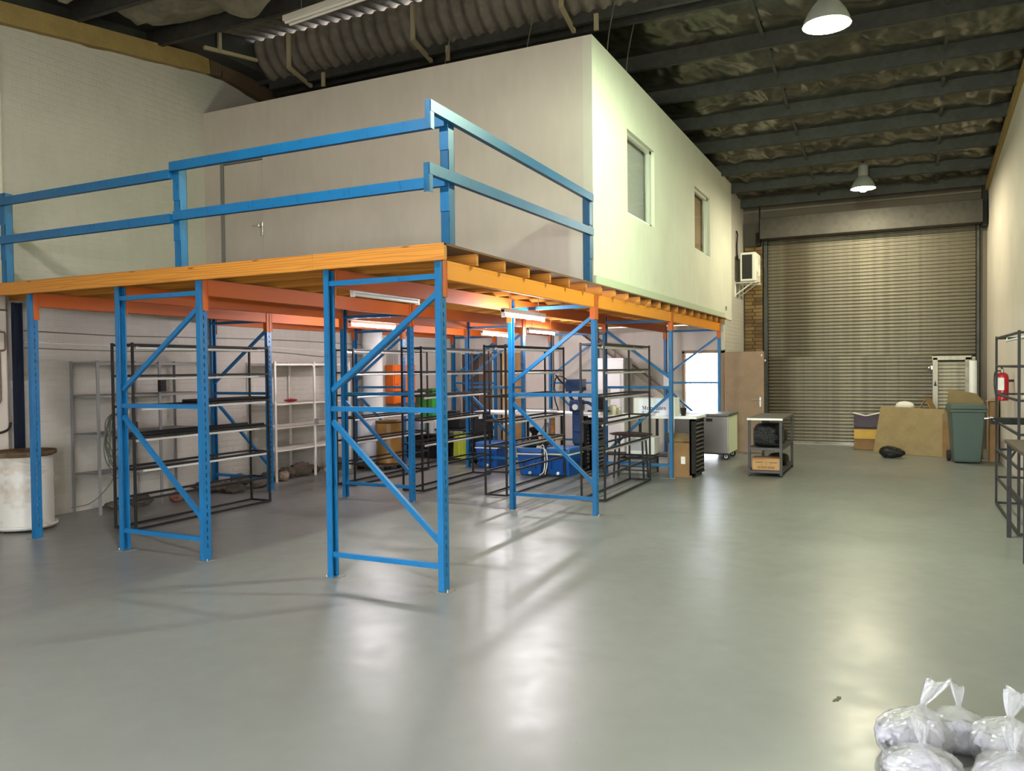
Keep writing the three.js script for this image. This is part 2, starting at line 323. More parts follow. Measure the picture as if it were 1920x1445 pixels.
// office box above the deck
{
  const sh = new THREE.Shape(); const a = -ZO, b = 17.9; sh.moveTo(a, 2.805); sh.lineTo(b, 2.805); sh.lineTo(b, OT); sh.lineTo(a, OT);
  for (const [z0, z1, y0, y1] of [[10.46, 11.79, 3.89, 5.03], [14.41, 15.71, 3.93, 5.05]]) { const h = new THREE.Path(); h.moveTo(z0, y0); h.lineTo(z0, y1); h.lineTo(z1, y1); h.lineTo(z1, y0); sh.holes.push(h); }
  const g = new THREE.ExtrudeGeometry(sh, { depth: 0.12, bevelEnabled: false }).rotateY(Math.PI / 2).translate(XO - 0.12, 0, 0);
  struct('wall_office_side', g, M.officeGreen, 'white office wall with two windows');
  struct('wall_office_front', [bx(-9.34, -9.67, DECK, OT, ZO, ZO - 0.1), bx(-8.49, XO - 0.12, DECK, OT, ZO, ZO - 0.1), bx(-9.34, -8.49, 4.98, OT, ZO, ZO - 0.1)], M.office, 'beige white office wall above the mezzanine deck');
  struct('ceiling_office', bx(XL, XO - 0.12, OT - 0.06, OT - 0.005, ZO - 0.1, -17.9), M.office, 'top of the office box');
  struct('wall_office_rear', bx(XL, XO - 0.12, 2.6, OT - 0.06, -17.78, -17.9), M.office);
  struct('baseboard_office', bx(XO, XO + 0.035, DECK, DECK + 0.11, ZO, -16.95), std(0xb9c0a8, 0.7), 'pale skirting strip along the office wall');
  const n = [0, 0];
  [[10.46, 11.79, 3.89, 5.03, M.blindGrey], [14.41, 15.71, 3.93, 5.05, M.blindTan]].forEach(([z0, z1, y0, y1, blind], i) => {
    const w = structGroup('window_' + (i + 1), i ? 'office window backed by a tan blind' : 'office window backed by a pale grey blind');
    const x = XO - 0.075;
    part(w, 'window_frame', [bx(x - 0.025, x + 0.025, y0, y0 + 0.045, -z0, -z1), bx(x - 0.025, x + 0.025, y1 - 0.045, y1, -z0, -z1), bx(x - 0.025, x + 0.025, y0, y1, -z0, -z0 - 0.045), bx(x - 0.025, x + 0.025, y0, y1, -z1 + 0.09, -z1)], M.alu);
    part(w, 'pane', bx(x - 0.003, x + 0.003, y0 + 0.04, y1 - 0.04, -z0 - 0.04, -z1 + 0.085), M.glassPane);
    part(w, 'blind', bx(x - 0.09, x - 0.08, y0, y1, -z0, -z1), blind);
  });
  const d = structGroup('door_2', 'flush white door in the office front wall');
  part(d, 'door_leaf', rbox(0.77, 2.13, 0.045, -8.885, DECK + 1.07, ZO - 0.03, 0.004), M.office);
  part(d, 'door_frame', [bx(-9.34, -9.28, DECK, 4.98, ZO + 0.002, ZO - 0.1), bx(-9.34, -8.49, 4.95, 4.98, ZO - 0.012, ZO - 0.1)], M.greyPaint);  // jamb strip coloured grey to stand for shade in the door gap
  part(d, 'door_stop', bx(-9.3, -8.49, DECK, 4.96, ZO - 0.07, ZO - 0.09), M.office);
  part(d, 'door_handle', [rbox(0.045, 0.2, 0.012, -8.53, 3.92, ZO + 0.0, 0.004), rod(V(-8.53, 3.96, ZO), V(-8.53, 3.96, ZO + 0.055), 0.009), rod(V(-8.53, 3.96, ZO + 0.055), V(-8.66, 3.96, ZO + 0.055), 0.009)], M.chrome, 'chrome lever handle');
}

// ------------------------------------------------------------------ roof
{
  const c = structGroup('ceiling', 'dark roof of steel purlins with crumpled foil insulation');
  const purlinGeo = (x0, x1) => merge([bx(x0, x1, 0, 0.22, 0, -0.006), bx(x0, x1, 0, 0.006, 0, -0.075), bx(x0, x1, 0.214, 0.22, 0, -0.075), bx(x0, x1, 0, 0.02, -0.069, -0.075)]);
  const pg = purlinGeo(XL + 0.02, XR - 0.01);
  const nearZ = [-9.05, -8.2, -6.9, -5.65, -4.4, -3.15, -1.9, -0.65, 0.6, 1.85, 3.1, 4.3], farZ = [-10.2, -10.53, -11.84, -13.1, -14.31, -15.5, -16.82, -17.98, -19.11];
  for (const z of nearZ.slice(1)) piece(c, 'purlin', pg, M.purlin, 0, yNear(z), z);
  for (const z of farZ.slice(1)) piece(c, 'purlin', pg, M.purlin, 0, yFar(z), z);
  // foil blankets between the purlins
  const foil = (z0, y0, z1, y1, x0, x1, amp, sag, s) => {
    const nx = Math.round((x1 - x0) / 0.05), nz = 18, g = new THREE.PlaneGeometry(1, 1, nx, nz), p = g.attributes.position;
    for (let i = 0; i < p.count; i++) {
      const u = p.getX(i) + 0.5, v = p.getY(i) + 0.5, x = x0 + (x1 - x0) * u, z = z0 + (z1 - z0) * v;
      const e = Math.sin(Math.PI * v), lap = Math.abs(((x + s) % 1.35) / 1.35 - 0.5);
      const n = fbm(x * 2.2 + s, v * 3.4, 9999, 9999, 300 + s, 4) - 0.5, ridge = Math.abs(fbm(x * 3.1, v * 5, 9999, 9999, 500 + s, 3) - 0.5);
      p.setXYZ(i, x, y0 + (y1 - y0) * v - e * (sag * (0.55 + 0.9 * fbm(x * 0.8, s, 9999, 9999, 12, 2)) * (1 - 0.45 * lap)) + e * (amp * 1.5 * n - amp * 2.2 * ridge - 0.05 * Math.abs(fbm(x * 9, v * 4 + s, 9999, 9999, 700 + s, 2) - 0.5)) - 0.035 * e * Math.pow(Math.abs(Math.sin(x * 3.6 + s + 0.6 * Math.sin(x * 1.3))), 6), z);
    }
    g.computeVertexNormals(); return g;
  };
  for (let i = 1; i < farZ.length; i++) {
    const z0 = farZ[i], z1 = farZ[i + 1] ?? ZR;
    part(c, 'foil_blanket', foil(z0 - 0.008, yFar(z0) + 0.215, z1, yFar(z1) + 0.215, XL + 0.05, XR - 0.02, 0.1, 0.05, i * 3), M.foil);
  }
  for (let i = 1; i < nearZ.length - 1; i++) {
    const z0 = nearZ[i], z1 = nearZ[i + 1];
    part(c, 'foil_blanket', foil(z1 - 0.008, yNear(z1) + 0.215, z0, yNear(z0) + 0.215, XL + 0.6, XR - 0.02, 0.1, i < 4 ? 0.15 : 0.07, 40 + i * 3), i < 4 ? M.foilTorn : M.foil);
  }
  part(c, 'foil_flap', (() => { // torn insulation hanging below the purlin
    const g = new THREE.PlaneGeometry(1, 1, 24, 16), p = g.attributes.position;
    for (let i = 0; i < p.count; i++) {
      const u = p.getX(i) + 0.5, v = p.getY(i) + 0.5, drop = v * 0.42 * Math.pow(Math.sin(Math.PI * Math.min(1, u * 0.95 + 0.05)), 1.4);
      p.setXYZ(i, -7.9 + u * 1.5, yNear(-7.2) + 0.2 - drop + 0.05 * (fbm(u * 5, v * 5, 99, 99, 77, 3) - 0.5), -7.0 - v * 0.55 + 0.12 * (fbm(u * 4, v * 3, 99, 99, 78, 3) - 0.5));
    }
    g.computeVertexNormals(); return g;
  })(), M.foilTorn);
  part(c, 'roof_sheet', [bar(V(-4, yNear(ZF + 0.3) + 0.3, ZF + 0.3), V(-4, yNear(-8.75) + 0.3, -8.75), 12, 0.06)], M.roofSheet);
  part(c, 'roof_sheet', [bar(V(-4, yFar(-10.15) + 0.31, -10.15), V(-4, yFar(ZR - 0.4) + 0.31, ZR - 0.4), 12, 0.06)], M.roofSheet);
  
  // curved ridge sheeting
  const corr = (path, x0, x1, pitch, amp, ph) => {
    const nx = Math.round((x1 - x0) / pitch * 8), pos = [], idx = [], m = path.length;
    for (let i = 0; i <= nx; i++) { const x = x0 + (x1 - x0) * i / nx, o = amp * Math.sin(2 * Math.PI * x / pitch + ph); for (const [z, y, nz, ny] of path) pos.push(x, y + ny * o, z + nz * o); }
    for (let i = 0; i < nx; i++) for (let j = 0; j < m - 1; j++) { const a = i * m + j, b = a + m; idx.push(a, b, a + 1, b, b + 1, a + 1); }
    const g = new THREE.BufferGeometry(); g.setAttribute('position', new THREE.Float32BufferAttribute(pos, 3)); g.setIndex(idx); g.computeVertexNormals(); return g;
  };
  const R = 0.46, z0 = -9.76, yc = 7.02, arc = [[z0, yc + 0.02, 1, 0]];
  for (let i = 0; i <= 12; i++) { const t = i / 12 * Math.PI / 2; arc.push([z0 - R * (1 - Math.cos(t)), yc - R * Math.sin(t), Math.cos(t), -Math.sin(t)]); }
  part(c, 'ridge_trough', corr(arc, -9.3, XR + 0.2, 0.21, 0.028, 0), M.ridge, 'curved corrugated sheet under the roof ridge');
  part(c, 'ridge_sheet', corr([[-8.3, 6.74, 0, 1], [-9.1, 6.94, 0, 1], [-9.72, 7.06, 0, 1], [-9.86, 7.075, 0, 1]], -9.4, XR + 0.2, 0.21, 0.028, 1.9), M.ridge, 'corrugated roof sheet with daylight gaps along its edge');
  part(c, 'ridge_gutter_beam', bx(-9.3, XR - 0.01, 6.42, 6.57, -10.15, -10.22), M.purlin);
  part(c, 'ridge_sky_block', [bx(-10, -9.27, 6.62, 7.35, -8.3, -10.5), bx(XL, XR + 0.3, 6.55, 6.8, -10.2, -10.26)], M.roofSheet);  // dark boxes added to shut out sky leaking past the ridge sheets
  for (const x of [-8.5, -6.23, -3.95]) {
    const b = part(c, 'ridge_bracket', [bar(V(x, 6.5, -9.72), V(x, 7.0, -9.72), 0.05, 0.05), bar(V(x, 6.5, -9.7), V(x - 0.05, 6.4, -10.3), 0.05, 0.05), bx(x + 0.3, x + 0.36, 6.28, 6.5, -10.12, -10.15)], M.cream);
  }
  part(c, 'ridge_bracket', [bar(V(-9.25, 6.6, -8.75), V(-9.15, 6.72, -9.72), 0.05, 0.05), bar(V(-9.2, 6.62, -9.0), V(-9.2, 6.9, -9.0), 0.05, 0.04)], M.cream);
  for (let i = 1; i < farZ.length - 1; i++) for (const x of [-1.75, 0.55]) {
    const za = farZ[i], zb = farZ[i + 1];
    part(c, 'sag_rod', [bar(V(x + 0.02 * i, yFar(za) + 0.12, za - 0.01), V(x + 0.02 * i, yFar(zb) + 0.12, zb), 0.045, 0.012), bx(x - 0.02, x + 0.06, yFar(zb) + 0.02, yFar(zb) + 0.2, zb + 0.004, zb)], M.purlin);
  }
  for (const [x, z] of [[-3.4, -9.9], [-3.42, -10.75], [-5.9, -9.95], [-4.6, -9.95]]) part(c, 'hanger_wire', wire([V(x, OT - 0.05, z), V(x + 0.02, OT + 0.35, z - 0.05), V(x + 0.1, 6.6, z - 0.1)], 0.008, 8, 5), M.zinc);
}

// ------------------------------------------------------------------ rack frames, beams, deck
const POST_H = 2.665;
function slotWeb() { // slotted outer face of an upright, in the y-z plane
  const s = new THREE.Shape(); s.moveTo(-0.045, 0); s.lineTo(0.045, 0); s.lineTo(0.045, POST_H); s.lineTo(-0.045, POST_H);
  for (let y = 0.12; y < POST_H - 0.08; y += 0.075) for (const c of [0]) { const h = new THREE.Path(), t = 0.001; h.moveTo(c - 0.006 + t, y); h.lineTo(c - 0.006 - t, y + 0.04); h.lineTo(c + 0.006 - t, y + 0.04); h.lineTo(c + 0.006 + t, y); s.holes.push(h); }
  return new THREE.ExtrudeGeometry(s, { depth: 0.003, bevelEnabled: false }).rotateY(Math.PI / 2);
}
const webGeo = slotWeb();
function uprightGeo(out) { // C section open towards the frame; out = +1: slotted face at +x
  const x = out * 0.05;
  return merge([webGeo.clone().translate(x - 0.0015, 0, 0), bx(0, x, 0, POST_H, 0.042, 0.045), bx(0, x, 0, POST_H, -0.042, -0.045), bx(-out * 0.0, out * 0.003, 0, POST_H, 0.03, 0.045), bx(0, out * 0.003, 0, POST_H, -0.03, -0.045)]);
}
const upL = uprightGeo(-1), upR = uprightGeo(1), footGeo = merge([bx(-0.075, 0.075, 0, 0.006, -0.07, 0.07)]), boltGeo = merge([cyl(0.009, 0.009, 0.02, 0, 0.014, 0, 6)]);
function rackFrame(label) {
  const f = thing('rack_trestle', label, 'rack trestle', [0, 0, 0], 0, 'blue rack frames carrying the mezzanine'), W = 1.17;
  piece(f, 'post', upL, M.blue, -W / 2 + 0.05, 0.002, 0); piece(f, 'post', upR, M.blue, W / 2 - 0.05, 0.002, 0);
  for (const s of [-1, 1]) { const p = piece(f, 'foot_plate', footGeo, M.zinc, s * (W / 2 - 0.03), 0, 0); piece(p, 'anchor_bolt', boltGeo, M.zinc, s * 0.055, 0, 0.03); }
  const xi = W / 2 - 0.045, br = (a, b) => bar(a, b, 0.035, 0.042);
  for (const y of [0.205, 1.47, 2.55]) part(f, 'brace', br(V(-xi, y, 0.012), V(xi, y, 0.012)), M.blue);
  part(f, 'brace', br(V(-xi, 1.63, 0), V(xi, 2.42, 0)), M.blue);
  part(f, 'brace', br(V(-xi, 1.36, 0), V(xi, 0.39, 0)), M.blue);
  return f;
}
const ROWS = [-5.55, -9.15, -12.75, -16.6], FX = { A: -3.888, B: -6.53, C: -9.05 };
{
  const where = {
    A0: 'blue rack frame at the mezzanine corner, facing the open floor', B0: 'blue rack frame in the mezzanine front row before the grey shelving', 
    A1: 'blue rack frame between two black racks below the lamp tinted beam joint', B1: 'blue rack frame in the second row straddling the black racks', C1: 'blue rack frame against the left wall above the pile of driftwood',
    A2: 'blue rack frame behind the cardboard box and workbench', B2: 'bright blue rack frame beside the blue cooler with black box', C2: 'blue rack frame beside the white pipe column on the left wall',
    A3: 'blue rack frame standing before the bright doorway', B3: 'blue rack frame against the cream wall behind the blue machine', C3: 'blue rack frame in the far corner by the brown doors',
  };
  const proto = rackFrame(where.A0);
  ROWS.forEach((z, i) => { for (const k of 'ABC') { const p = [FX[k], 0, z]; if (k === 'C' && !i) continue; if (k === 'A' && !i) proto.position.set(...p); else { const c = copy(proto, p, 0, where[k + i]); if (k === 'A' && i === 2) c.scale.x = -1; } } });
}
{
  const f = thing('rack_post', 'single blue rack upright beside the rusty white drum', 'rack upright', [FX.C + 0.535, 0, ROWS[0]]);
  piece(f, 'post', upR, M.blue, 0, 0.002, 0); piece(f, 'foot_plate', footGeo, M.zinc, 0.02, 0, 0);
}
{ // orange box beams, connectors hooked on the posts
  const mk = (L) => ({ beam: merge([rbox(0.05, 0.155, L, 0, 0, 0, 0.006, 1), bx(0.018, 0.0262, 0.055, 0.0775, -L / 2, L / 2)]), conn: merge([bx(-0.035, 0.035, -0.22, 0.085, -0.003, 0.003), bx(0.0265, 0.0315, -0.22, 0.085, -0.06, 0.003)]) });
  const cache = {};
  const lines = [['C', -1, 'against the left wall'], ['C', 1, 'above the drum and shelving aisle'], ['B', -1, 'on the inner frame above the first black rack'], ['B', 1, 'on the outer edge of the middle frames'], ['A', -1, 'along the inner side of the right hand frames'], ['A', 1, 'along the open edge of the deck']];
  const bays = ['front bay', 'middle bay', 'far bay'];
  for (const [k, s, txt] of lines) for (let i = k === 'C' && s < 0 ? 1 : 0; i < 3; i++) {
    const za = ROWS[i] - 0.05, zb = ROWS[i + 1] + 0.05, L = za - zb - 0.006, edge = k === 'A' && s === 1, mat = edge ? M.orangeLampTint : M.orange;
    const g = cache[i] ??= mk(L);
    const o = thing('rack_beam', `${edge ? 'lamp tinted orange' : 'orange'} steel rack beam ${txt}, ${bays[i]}`, 'beam', [FX[k] + s * 0.56, 2.605, (za + zb) / 2], 0, 'orange beams under the mezzanine deck');
    piece(o, 'beam_body', g.beam, mat);
    const c1 = piece(o, 'connector', g.conn, M.orange, 0, 0, L / 2), c2 = piece(o, 'connector', g.conn, M.orange, 0, 0, -L / 2);
    c1.rotation.z = 0; if (s < 0) { c1.scale.x = -1; c2.scale.x = -1; }
    c2.rotation.y = 0; c1.scale.z = -1;
  }
}
{ // deck: front board, joists on the beams, ply on top
  const xR = -3.235, xL = XL + 0.01;
  const f = thing('fascia_board', 'yellow brown pine fascia board at the deck corner', 'board', [0, 0, 0], 0, 'pine boards along the deck front');
  part(f, 'board_face', rbox(xR + 4.55, 0.136, 0.038, (xR - 4.55) / 2, 2.735, -5.478, 0.003, 1), M.wood); base(f);
  const f2 = thing('fascia_board', 'long yellow brown pine fascia board running to the left wall', 'board', [0, 0, 0], 0, 'pine boards along the deck front');
  part(f2, 'board_face', rbox(-4.553 - xL, 0.136, 0.038, (-4.553 + xL) / 2, 2.733, -5.478, 0.003, 1), M.wood); base(f2);
  const jg = merge(rbox(xR - xL - 0.02, 0.1, 0.038, 0, 0, 0, 0.002, 1));
  for (let k = 0, z = -5.52; z > -16.9; k++, z -= 0.53) {
    const j = piece(scene, numbered('deck_joist'), jg, M.joist, (xR + xL) / 2 - 0.01, 2.735, z);
    tagIt(j, 'pine joist lying across the orange beams under the deck', 'joist', 'pine joists under the deck');
  }
  const deck = thing('deck_floor', 'ply deck boards laid over the pine joists', 'deck', [0, 0, 0]);
  for (let i = 0; i < 6; i++) { const a = -5.46 - i * 1.91, b = Math.max(a - 1.905, -16.95); part(deck, 'deck_board', bx(xL, xR, 2.786, DECK, a, b), M.ply); }
  base(deck);
}
{ // guard rail on the deck
  const g = thing('guard_rail', 'blue steel guard rail around the mezzanine deck edge', 'guard rail');
  const postG = (x, z, h) => [bx(x - 0.04, x + 0.04, DECK, DECK + h, z + 0.045, z + 0.041), bx(x - 0.04, x + 0.04, DECK, DECK + h, z - 0.041, z - 0.045), bx(x + 0.036, x + 0.04, DECK, DECK + h, z - 0.045, z + 0.045), bx(x - 0.04, x - 0.036, DECK, DECK + h, z - 0.045, z + 0.045), bx(x - 0.07, x + 0.07, DECK, DECK + 0.006, z - 0.07, z + 0.07), ...Array.from({ length: 13 }, (_, i) => bx(x + 0.04, x + 0.0405, DECK + 0.1 + i * 0.075, DECK + 0.13 + i * 0.075, z - 0.006, z + 0.006))];
  const rail = (p, q) => bar(p, q, 0.05, 0.088), clip = (x, y, z) => bx(x - 0.03, x + 0.045, y - 0.2, y + 0.045, z - 0.052, z + 0.052);
  part(g, 'post', postG(-3.36, -5.74, 1.075), M.blueWorn); part(g, 'post', postG(-6.43, -5.74, 1.06), M.blue); part(g, 'post', postG(-9.2, -5.74, 1.06), M.blue); part(g, 'post', postG(-3.35, -9.0, 1.04), M.blueWorn);
  part(g, 'rail', rail(V(-6.47, 3.825, -5.665), V(-3.33, 3.825, -5.665)), M.blue); part(g, 'rail', rail(V(-6.43, 3.34, -5.665), V(-3.33, 3.34, -5.665)), M.blue);
  part(g, 'rail', rail(V(-9.2, 3.755, -5.665), V(-6.47, 3.755, -5.665)), M.blue); part(g, 'rail', rail(V(-9.2, 3.32, -5.665), V(-6.47, 3.32, -5.665)), M.blue);
  part(g, 'rail', rail(V(-3.29, 3.853, -5.34), V(-3.29, 3.815, -9.0)), M.blueWorn, 'worn blue rail along the deck side'); part(g, 'rail', rail(V(-3.29, 3.36, -5.31), V(-3.29, 3.415, -9.0)), M.blueWorn);
  for (const [y, z] of [[3.875, -5.34], [3.38, -5.31]]) part(g, 'end_bracket', [bx(-3.318, -3.27, y - 0.2, y + 0.025, z + 0.006, z), bx(-3.275, -3.268, y - 0.2, y + 0.02, z - 0.05, z)], M.blueWorn);
  for (const [x, a, b] of [[-3.41, 3.6, 3.87], [-3.41, 3.1, 3.38], [-9.25, 3.5, 3.8], [-9.25, 3.1, 3.36], [-6.48, 3.5, 3.87], [-6.48, 3.1, 3.38]]) part(g, 'rail_clip', bx(x + 0.008, x + 0.092, a, b, -5.688, -5.695), M.blue);
  for (const [a, b] of [[3.5, 3.86], [3.1, 3.46]]) part(g, 'rail_clip', bx(-3.315, -3.3, a, b, -8.95, -9.05), M.blueWorn);
  base(g);
}

// ------------------------------------------------------------------ lamps
function highBay([x, y, z, rgb, cd, label]) {
  const o = thing('high_bay_lamp', label, 'lamp', [x, y, z]), roof = z > -9.4 ? yNear(z) : yFar(z);
  part(o, 'lamp_shade', lathe([[0.23, 0], [0.228, 0.006], [0.215, 0.05], [0.18, 0.13], [0.13, 0.2], [0.085, 0.24], [0.083, 0.238], [0.126, 0.196], [0.175, 0.126], [0.209, 0.048], [0.222, 0.004]], 40), std(0xb5b8b0, 0.4, 0.4, dbl));
  part(o, 'gear_housing', lathe([[0, 0.24], [0.085, 0.24], [0.09, 0.26], [0.09, 0.44], [0.06, 0.48], [0, 0.48]], 24), M.greyPaint);
  part(o, 'hanging_rod', [cyl(0.012, 0.012, roof - y - 0.48 + 0.02, 0, (roof - y + 0.48) / 2 + 0.01, 0, 10)], M.greyPaint);
  const e = new THREE.Color(...rgb);
  part(o, 'bulb', lathe([[0, -0.07], [0.05, -0.06], [0.085, -0.01], [0.08, 0.08], [0.045, 0.19], [0.03, 0.24], [0, 0.24]], 24), std(0xffffff, 0.4, 0, { emissive: e, emissiveIntensity: 12 }));
  const l = new THREE.PointLight(e, cd, 0, 2); l.name = 'lamp_light'; l.position.set(0, z < -15 ? 0.035 : -0.012, 0); l.castShadow = true; l.shadow.radius = 3; o.add(l);
  return o;
}
for (const L of LAMPS) highBay(L);
function batten(x, y, za, zb, lit, label) {
  const o = thing('fluorescent_batten', label, 'light fitting', [x, y, (za + zb) / 2], 0), L = Math.abs(zb - za);
  part(o, 'fitting_body', [rbox(0.06, 0.055, L, 0, 0.06, 0, 0.008, 1), box(0.04, 0.09, 0.03, 0, 0.025, L / 2 - 0.015), box(0.04, 0.09, 0.03, 0, 0.025, -L / 2 + 0.015), cyl(0.005, 0.005, Math.max(0.03, 2.787 - y - 0.08), 0, (0.08 + 2.787 - y) / 2, L * 0.35, 6), cyl(0.005, 0.005, Math.max(0.03, 2.787 - y - 0.08), 0, (0.08 + 2.787 - y) / 2, -L * 0.35, 6)], M.white);
  const t = rod(V(0, 0.01, -L / 2 + 0.02), V(0, 0.01, L / 2 - 0.02), 0.019, 14);
  part(o, 'tube', t, lit ? std(0xffffff, 0.4, 0, { emissive: new THREE.Color(...TUBE_RGB), emissiveIntensity: 9 }) : M.tubeOff);
  if (lit) for (const k of [-0.36, -0.12, 0.12, 0.36]) { const l = new THREE.PointLight(new THREE.Color(...TUBE_RGB), TUBE_CD / 2, 0, 2); l.name = 'tube_light'; l.position.set(0, -0.035, k * L); l.castShadow = true; l.shadow.radius = 1; o.add(l); }
  return o;
}
batten(-7.44, 2.48, -9.75, -10.95, true, 'glowing fluorescent batten above the second black rack beside the left aisle');
batten(-4.14, 2.42, -8.3, -9.5, true, 'glowing fluorescent batten near the lamp tinted beam joint');
batten(-5.85, 2.44, -12.7, -13.9, true, 'glowing fluorescent batten above the blue coolers');
batten(-4.82, 2.54, -6.36, -7.56, false, 'unlit white fluorescent batten beneath the deck front');
batten(-7.4, 2.48, -13.9, -15.1, true, 'glowing fluorescent batten near the brown doors');
{
  const o = thing('twin_batten', 'unlit twin fluorescent batten hanging below the roof ridge', 'light fitting', [-5.92, 6.0, -7.52], -0.11);
  part(o, 'fitting_body', [rbox(1.55, 0.07, 0.11, 0, 0.055, 0, 0.008, 1)], M.creamPaint);
  for (const s of [-1, 1]) part(o, 'tube', rod(V(-0.74, 0.005, s * 0.035), V(0.74, 0.005, s * 0.035), 0.018, 12), M.tubeOff);
  part(o, 'hanger', [rod(V(-0.5, 0.09, 0), V(-0.5, 0.5, 0), 0.004, 6), rod(V(0.5, 0.09, 0), V(0.5, 0.5, 0), 0.004, 6)], M.zinc);
}

// ------------------------------------------------------------------ roller shutter
{
  const o = thing('roller_shutter', 'closed grey steel roller shutter with a wicket door cut in', 'roller door');
  const x0 = -2.78, x1 = 1.5, n = 60, h = 0.0775;
  const slatG = (L, d = 0.03) => { const s = new THREE.Shape(); s.moveTo(0, 0); for (let i = 0; i <= 8; i++) { const t = i / 8; s.lineTo(d * Math.sin(Math.PI * t), t * h * 0.86); } s.lineTo(0, h * 1.02); s.lineTo(-0.004, h * 1.02); s.lineTo(-0.004, 0); return new THREE.ExtrudeGeometry(s, { depth: L, bevelEnabled: false }).rotateY(-Math.PI / 2).translate(L / 2, 0, 0); };
  const long = merge(slatG(x1 - x0)), left = merge(slatG(0.64 - x0)), wick = merge(slatG(0.5, 0.028));
  for (let i = 0; i < n; i++) {
    const y = 0.06 + i * h, low = y < 1.93;
    piece(o, 'slat', low ? left : long, M.slat, low ? (x0 + 0.64) / 2 : (x0 + x1) / 2, y, ZR + 0.0);
  }
  part(o, 'added_backing', bx(x0 - 0.05, x1 + 0.02, 0.01, 4.85, ZR - 0.012, ZR - 0.025), M.dark);  // unseen board added behind the slats to stop sky light leaking through
  part(o, 'bottom_rail', rbox(0.64 - x0, 0.06, 0.05, (x0 + 0.64) / 2, 0.032, ZR, 0.004, 1), M.slatLight);
  for (const s of [[-2.87, -2.76], [1.45, 1.53]]) part(o, 'guide_channel', [bx(s[0], s[1], 0, 4.74, ZR - 0.03, ZR - 0.04), bx(s[0], s[0] + 0.012, 0, 4.74, ZR - 0.04, ZR + 0.05), bx(s[1] - 0.012, s[1], 0, 4.74, ZR - 0.04, ZR + 0.05), bx(s[0], s[1], 0, 4.74, ZR + 0.045, ZR + 0.05)], M.purlin);
  const w = part(o, 'wicket_frame', [rbox(0.11, 1.95, 0.07, 0.695, 0.975, ZR + 0.03, 0.012), rbox(0.13, 1.95, 0.07, 1.315, 0.975, ZR + 0.03, 0.012), rbox(0.75, 0.1, 0.07, 1.005, 1.93, ZR + 0.03, 0.012), bx(1.38, 1.5, 0, 1.95, ZR + 0.02, ZR - 0.02)], M.slatLight, 'pale steel wicket door frame');
  for (let i = 0; i < 23; i++) piece(w, 'wicket_slat', wick, M.slatLight, 1.0, 0.06 + i * h, ZR + 0.01);
  part(w, 'door_lock', [new THREE.SphereGeometry(0.045, 14, 10).translate(0.58, 1.72, ZR + 0.06), bx(0.56, 0.66, 1.69, 1.76, ZR + 0.02, ZR + 0.05)], M.chrome);
  part(w, 'hinge', [rod(V(1.39, 1.45, ZR + 0.07), V(1.39, 1.6, ZR + 0.07), 0.014), rod(V(1.39, 1.7, ZR + 0.07), V(1.39, 1.8, ZR + 0.07), 0.014)], M.slatLight);
  part(w, 'warning_mark', (() => { const s = new THREE.Shape(); s.moveTo(0.665, 1.33); s.lineTo(0.725, 1.33); s.lineTo(0.695, 1.45); return new THREE.ExtrudeGeometry(s, { depth: 0.004, bevelEnabled: false }).translate(0, 0, ZR + 0.066); })(), M.dark);
  part(o, 'door_lock', [new THREE.SphereGeometry(0.05, 14, 10).translate(-2.84, 1.92, ZR + 0.09)], M.chrome);
  base(o);
  const hd = thing('shutter_hood', 'long grey sheet metal hood boxing in the shutter roll', 'hood');
  part(hd, 'hood_front', rbox(4.44, 0.47, 0.46, -0.67, 4.955, ZR + 0.2, 0.01, 1), M.hood);
  part(hd, 'end_bracket', [bx(1.555, 1.64, 4.66, 5.5, ZR + 0.3, ZR - 0.04)], M.dark);
  part(hd, 'motor', [rbox(0.09, 0.3, 0.2, -2.96, 4.75, ZR + 0.12, 0.01), bx(-2.945, -2.92, 4.8, 5.5, ZR + 0.16, ZR + 0.12)], M.blackMatte);
  base(hd);
  struct('trim_4', bx(XO - 0.1, XR, 5.42, 5.45, ZR, ZR - 0.1), M.concrete);
}
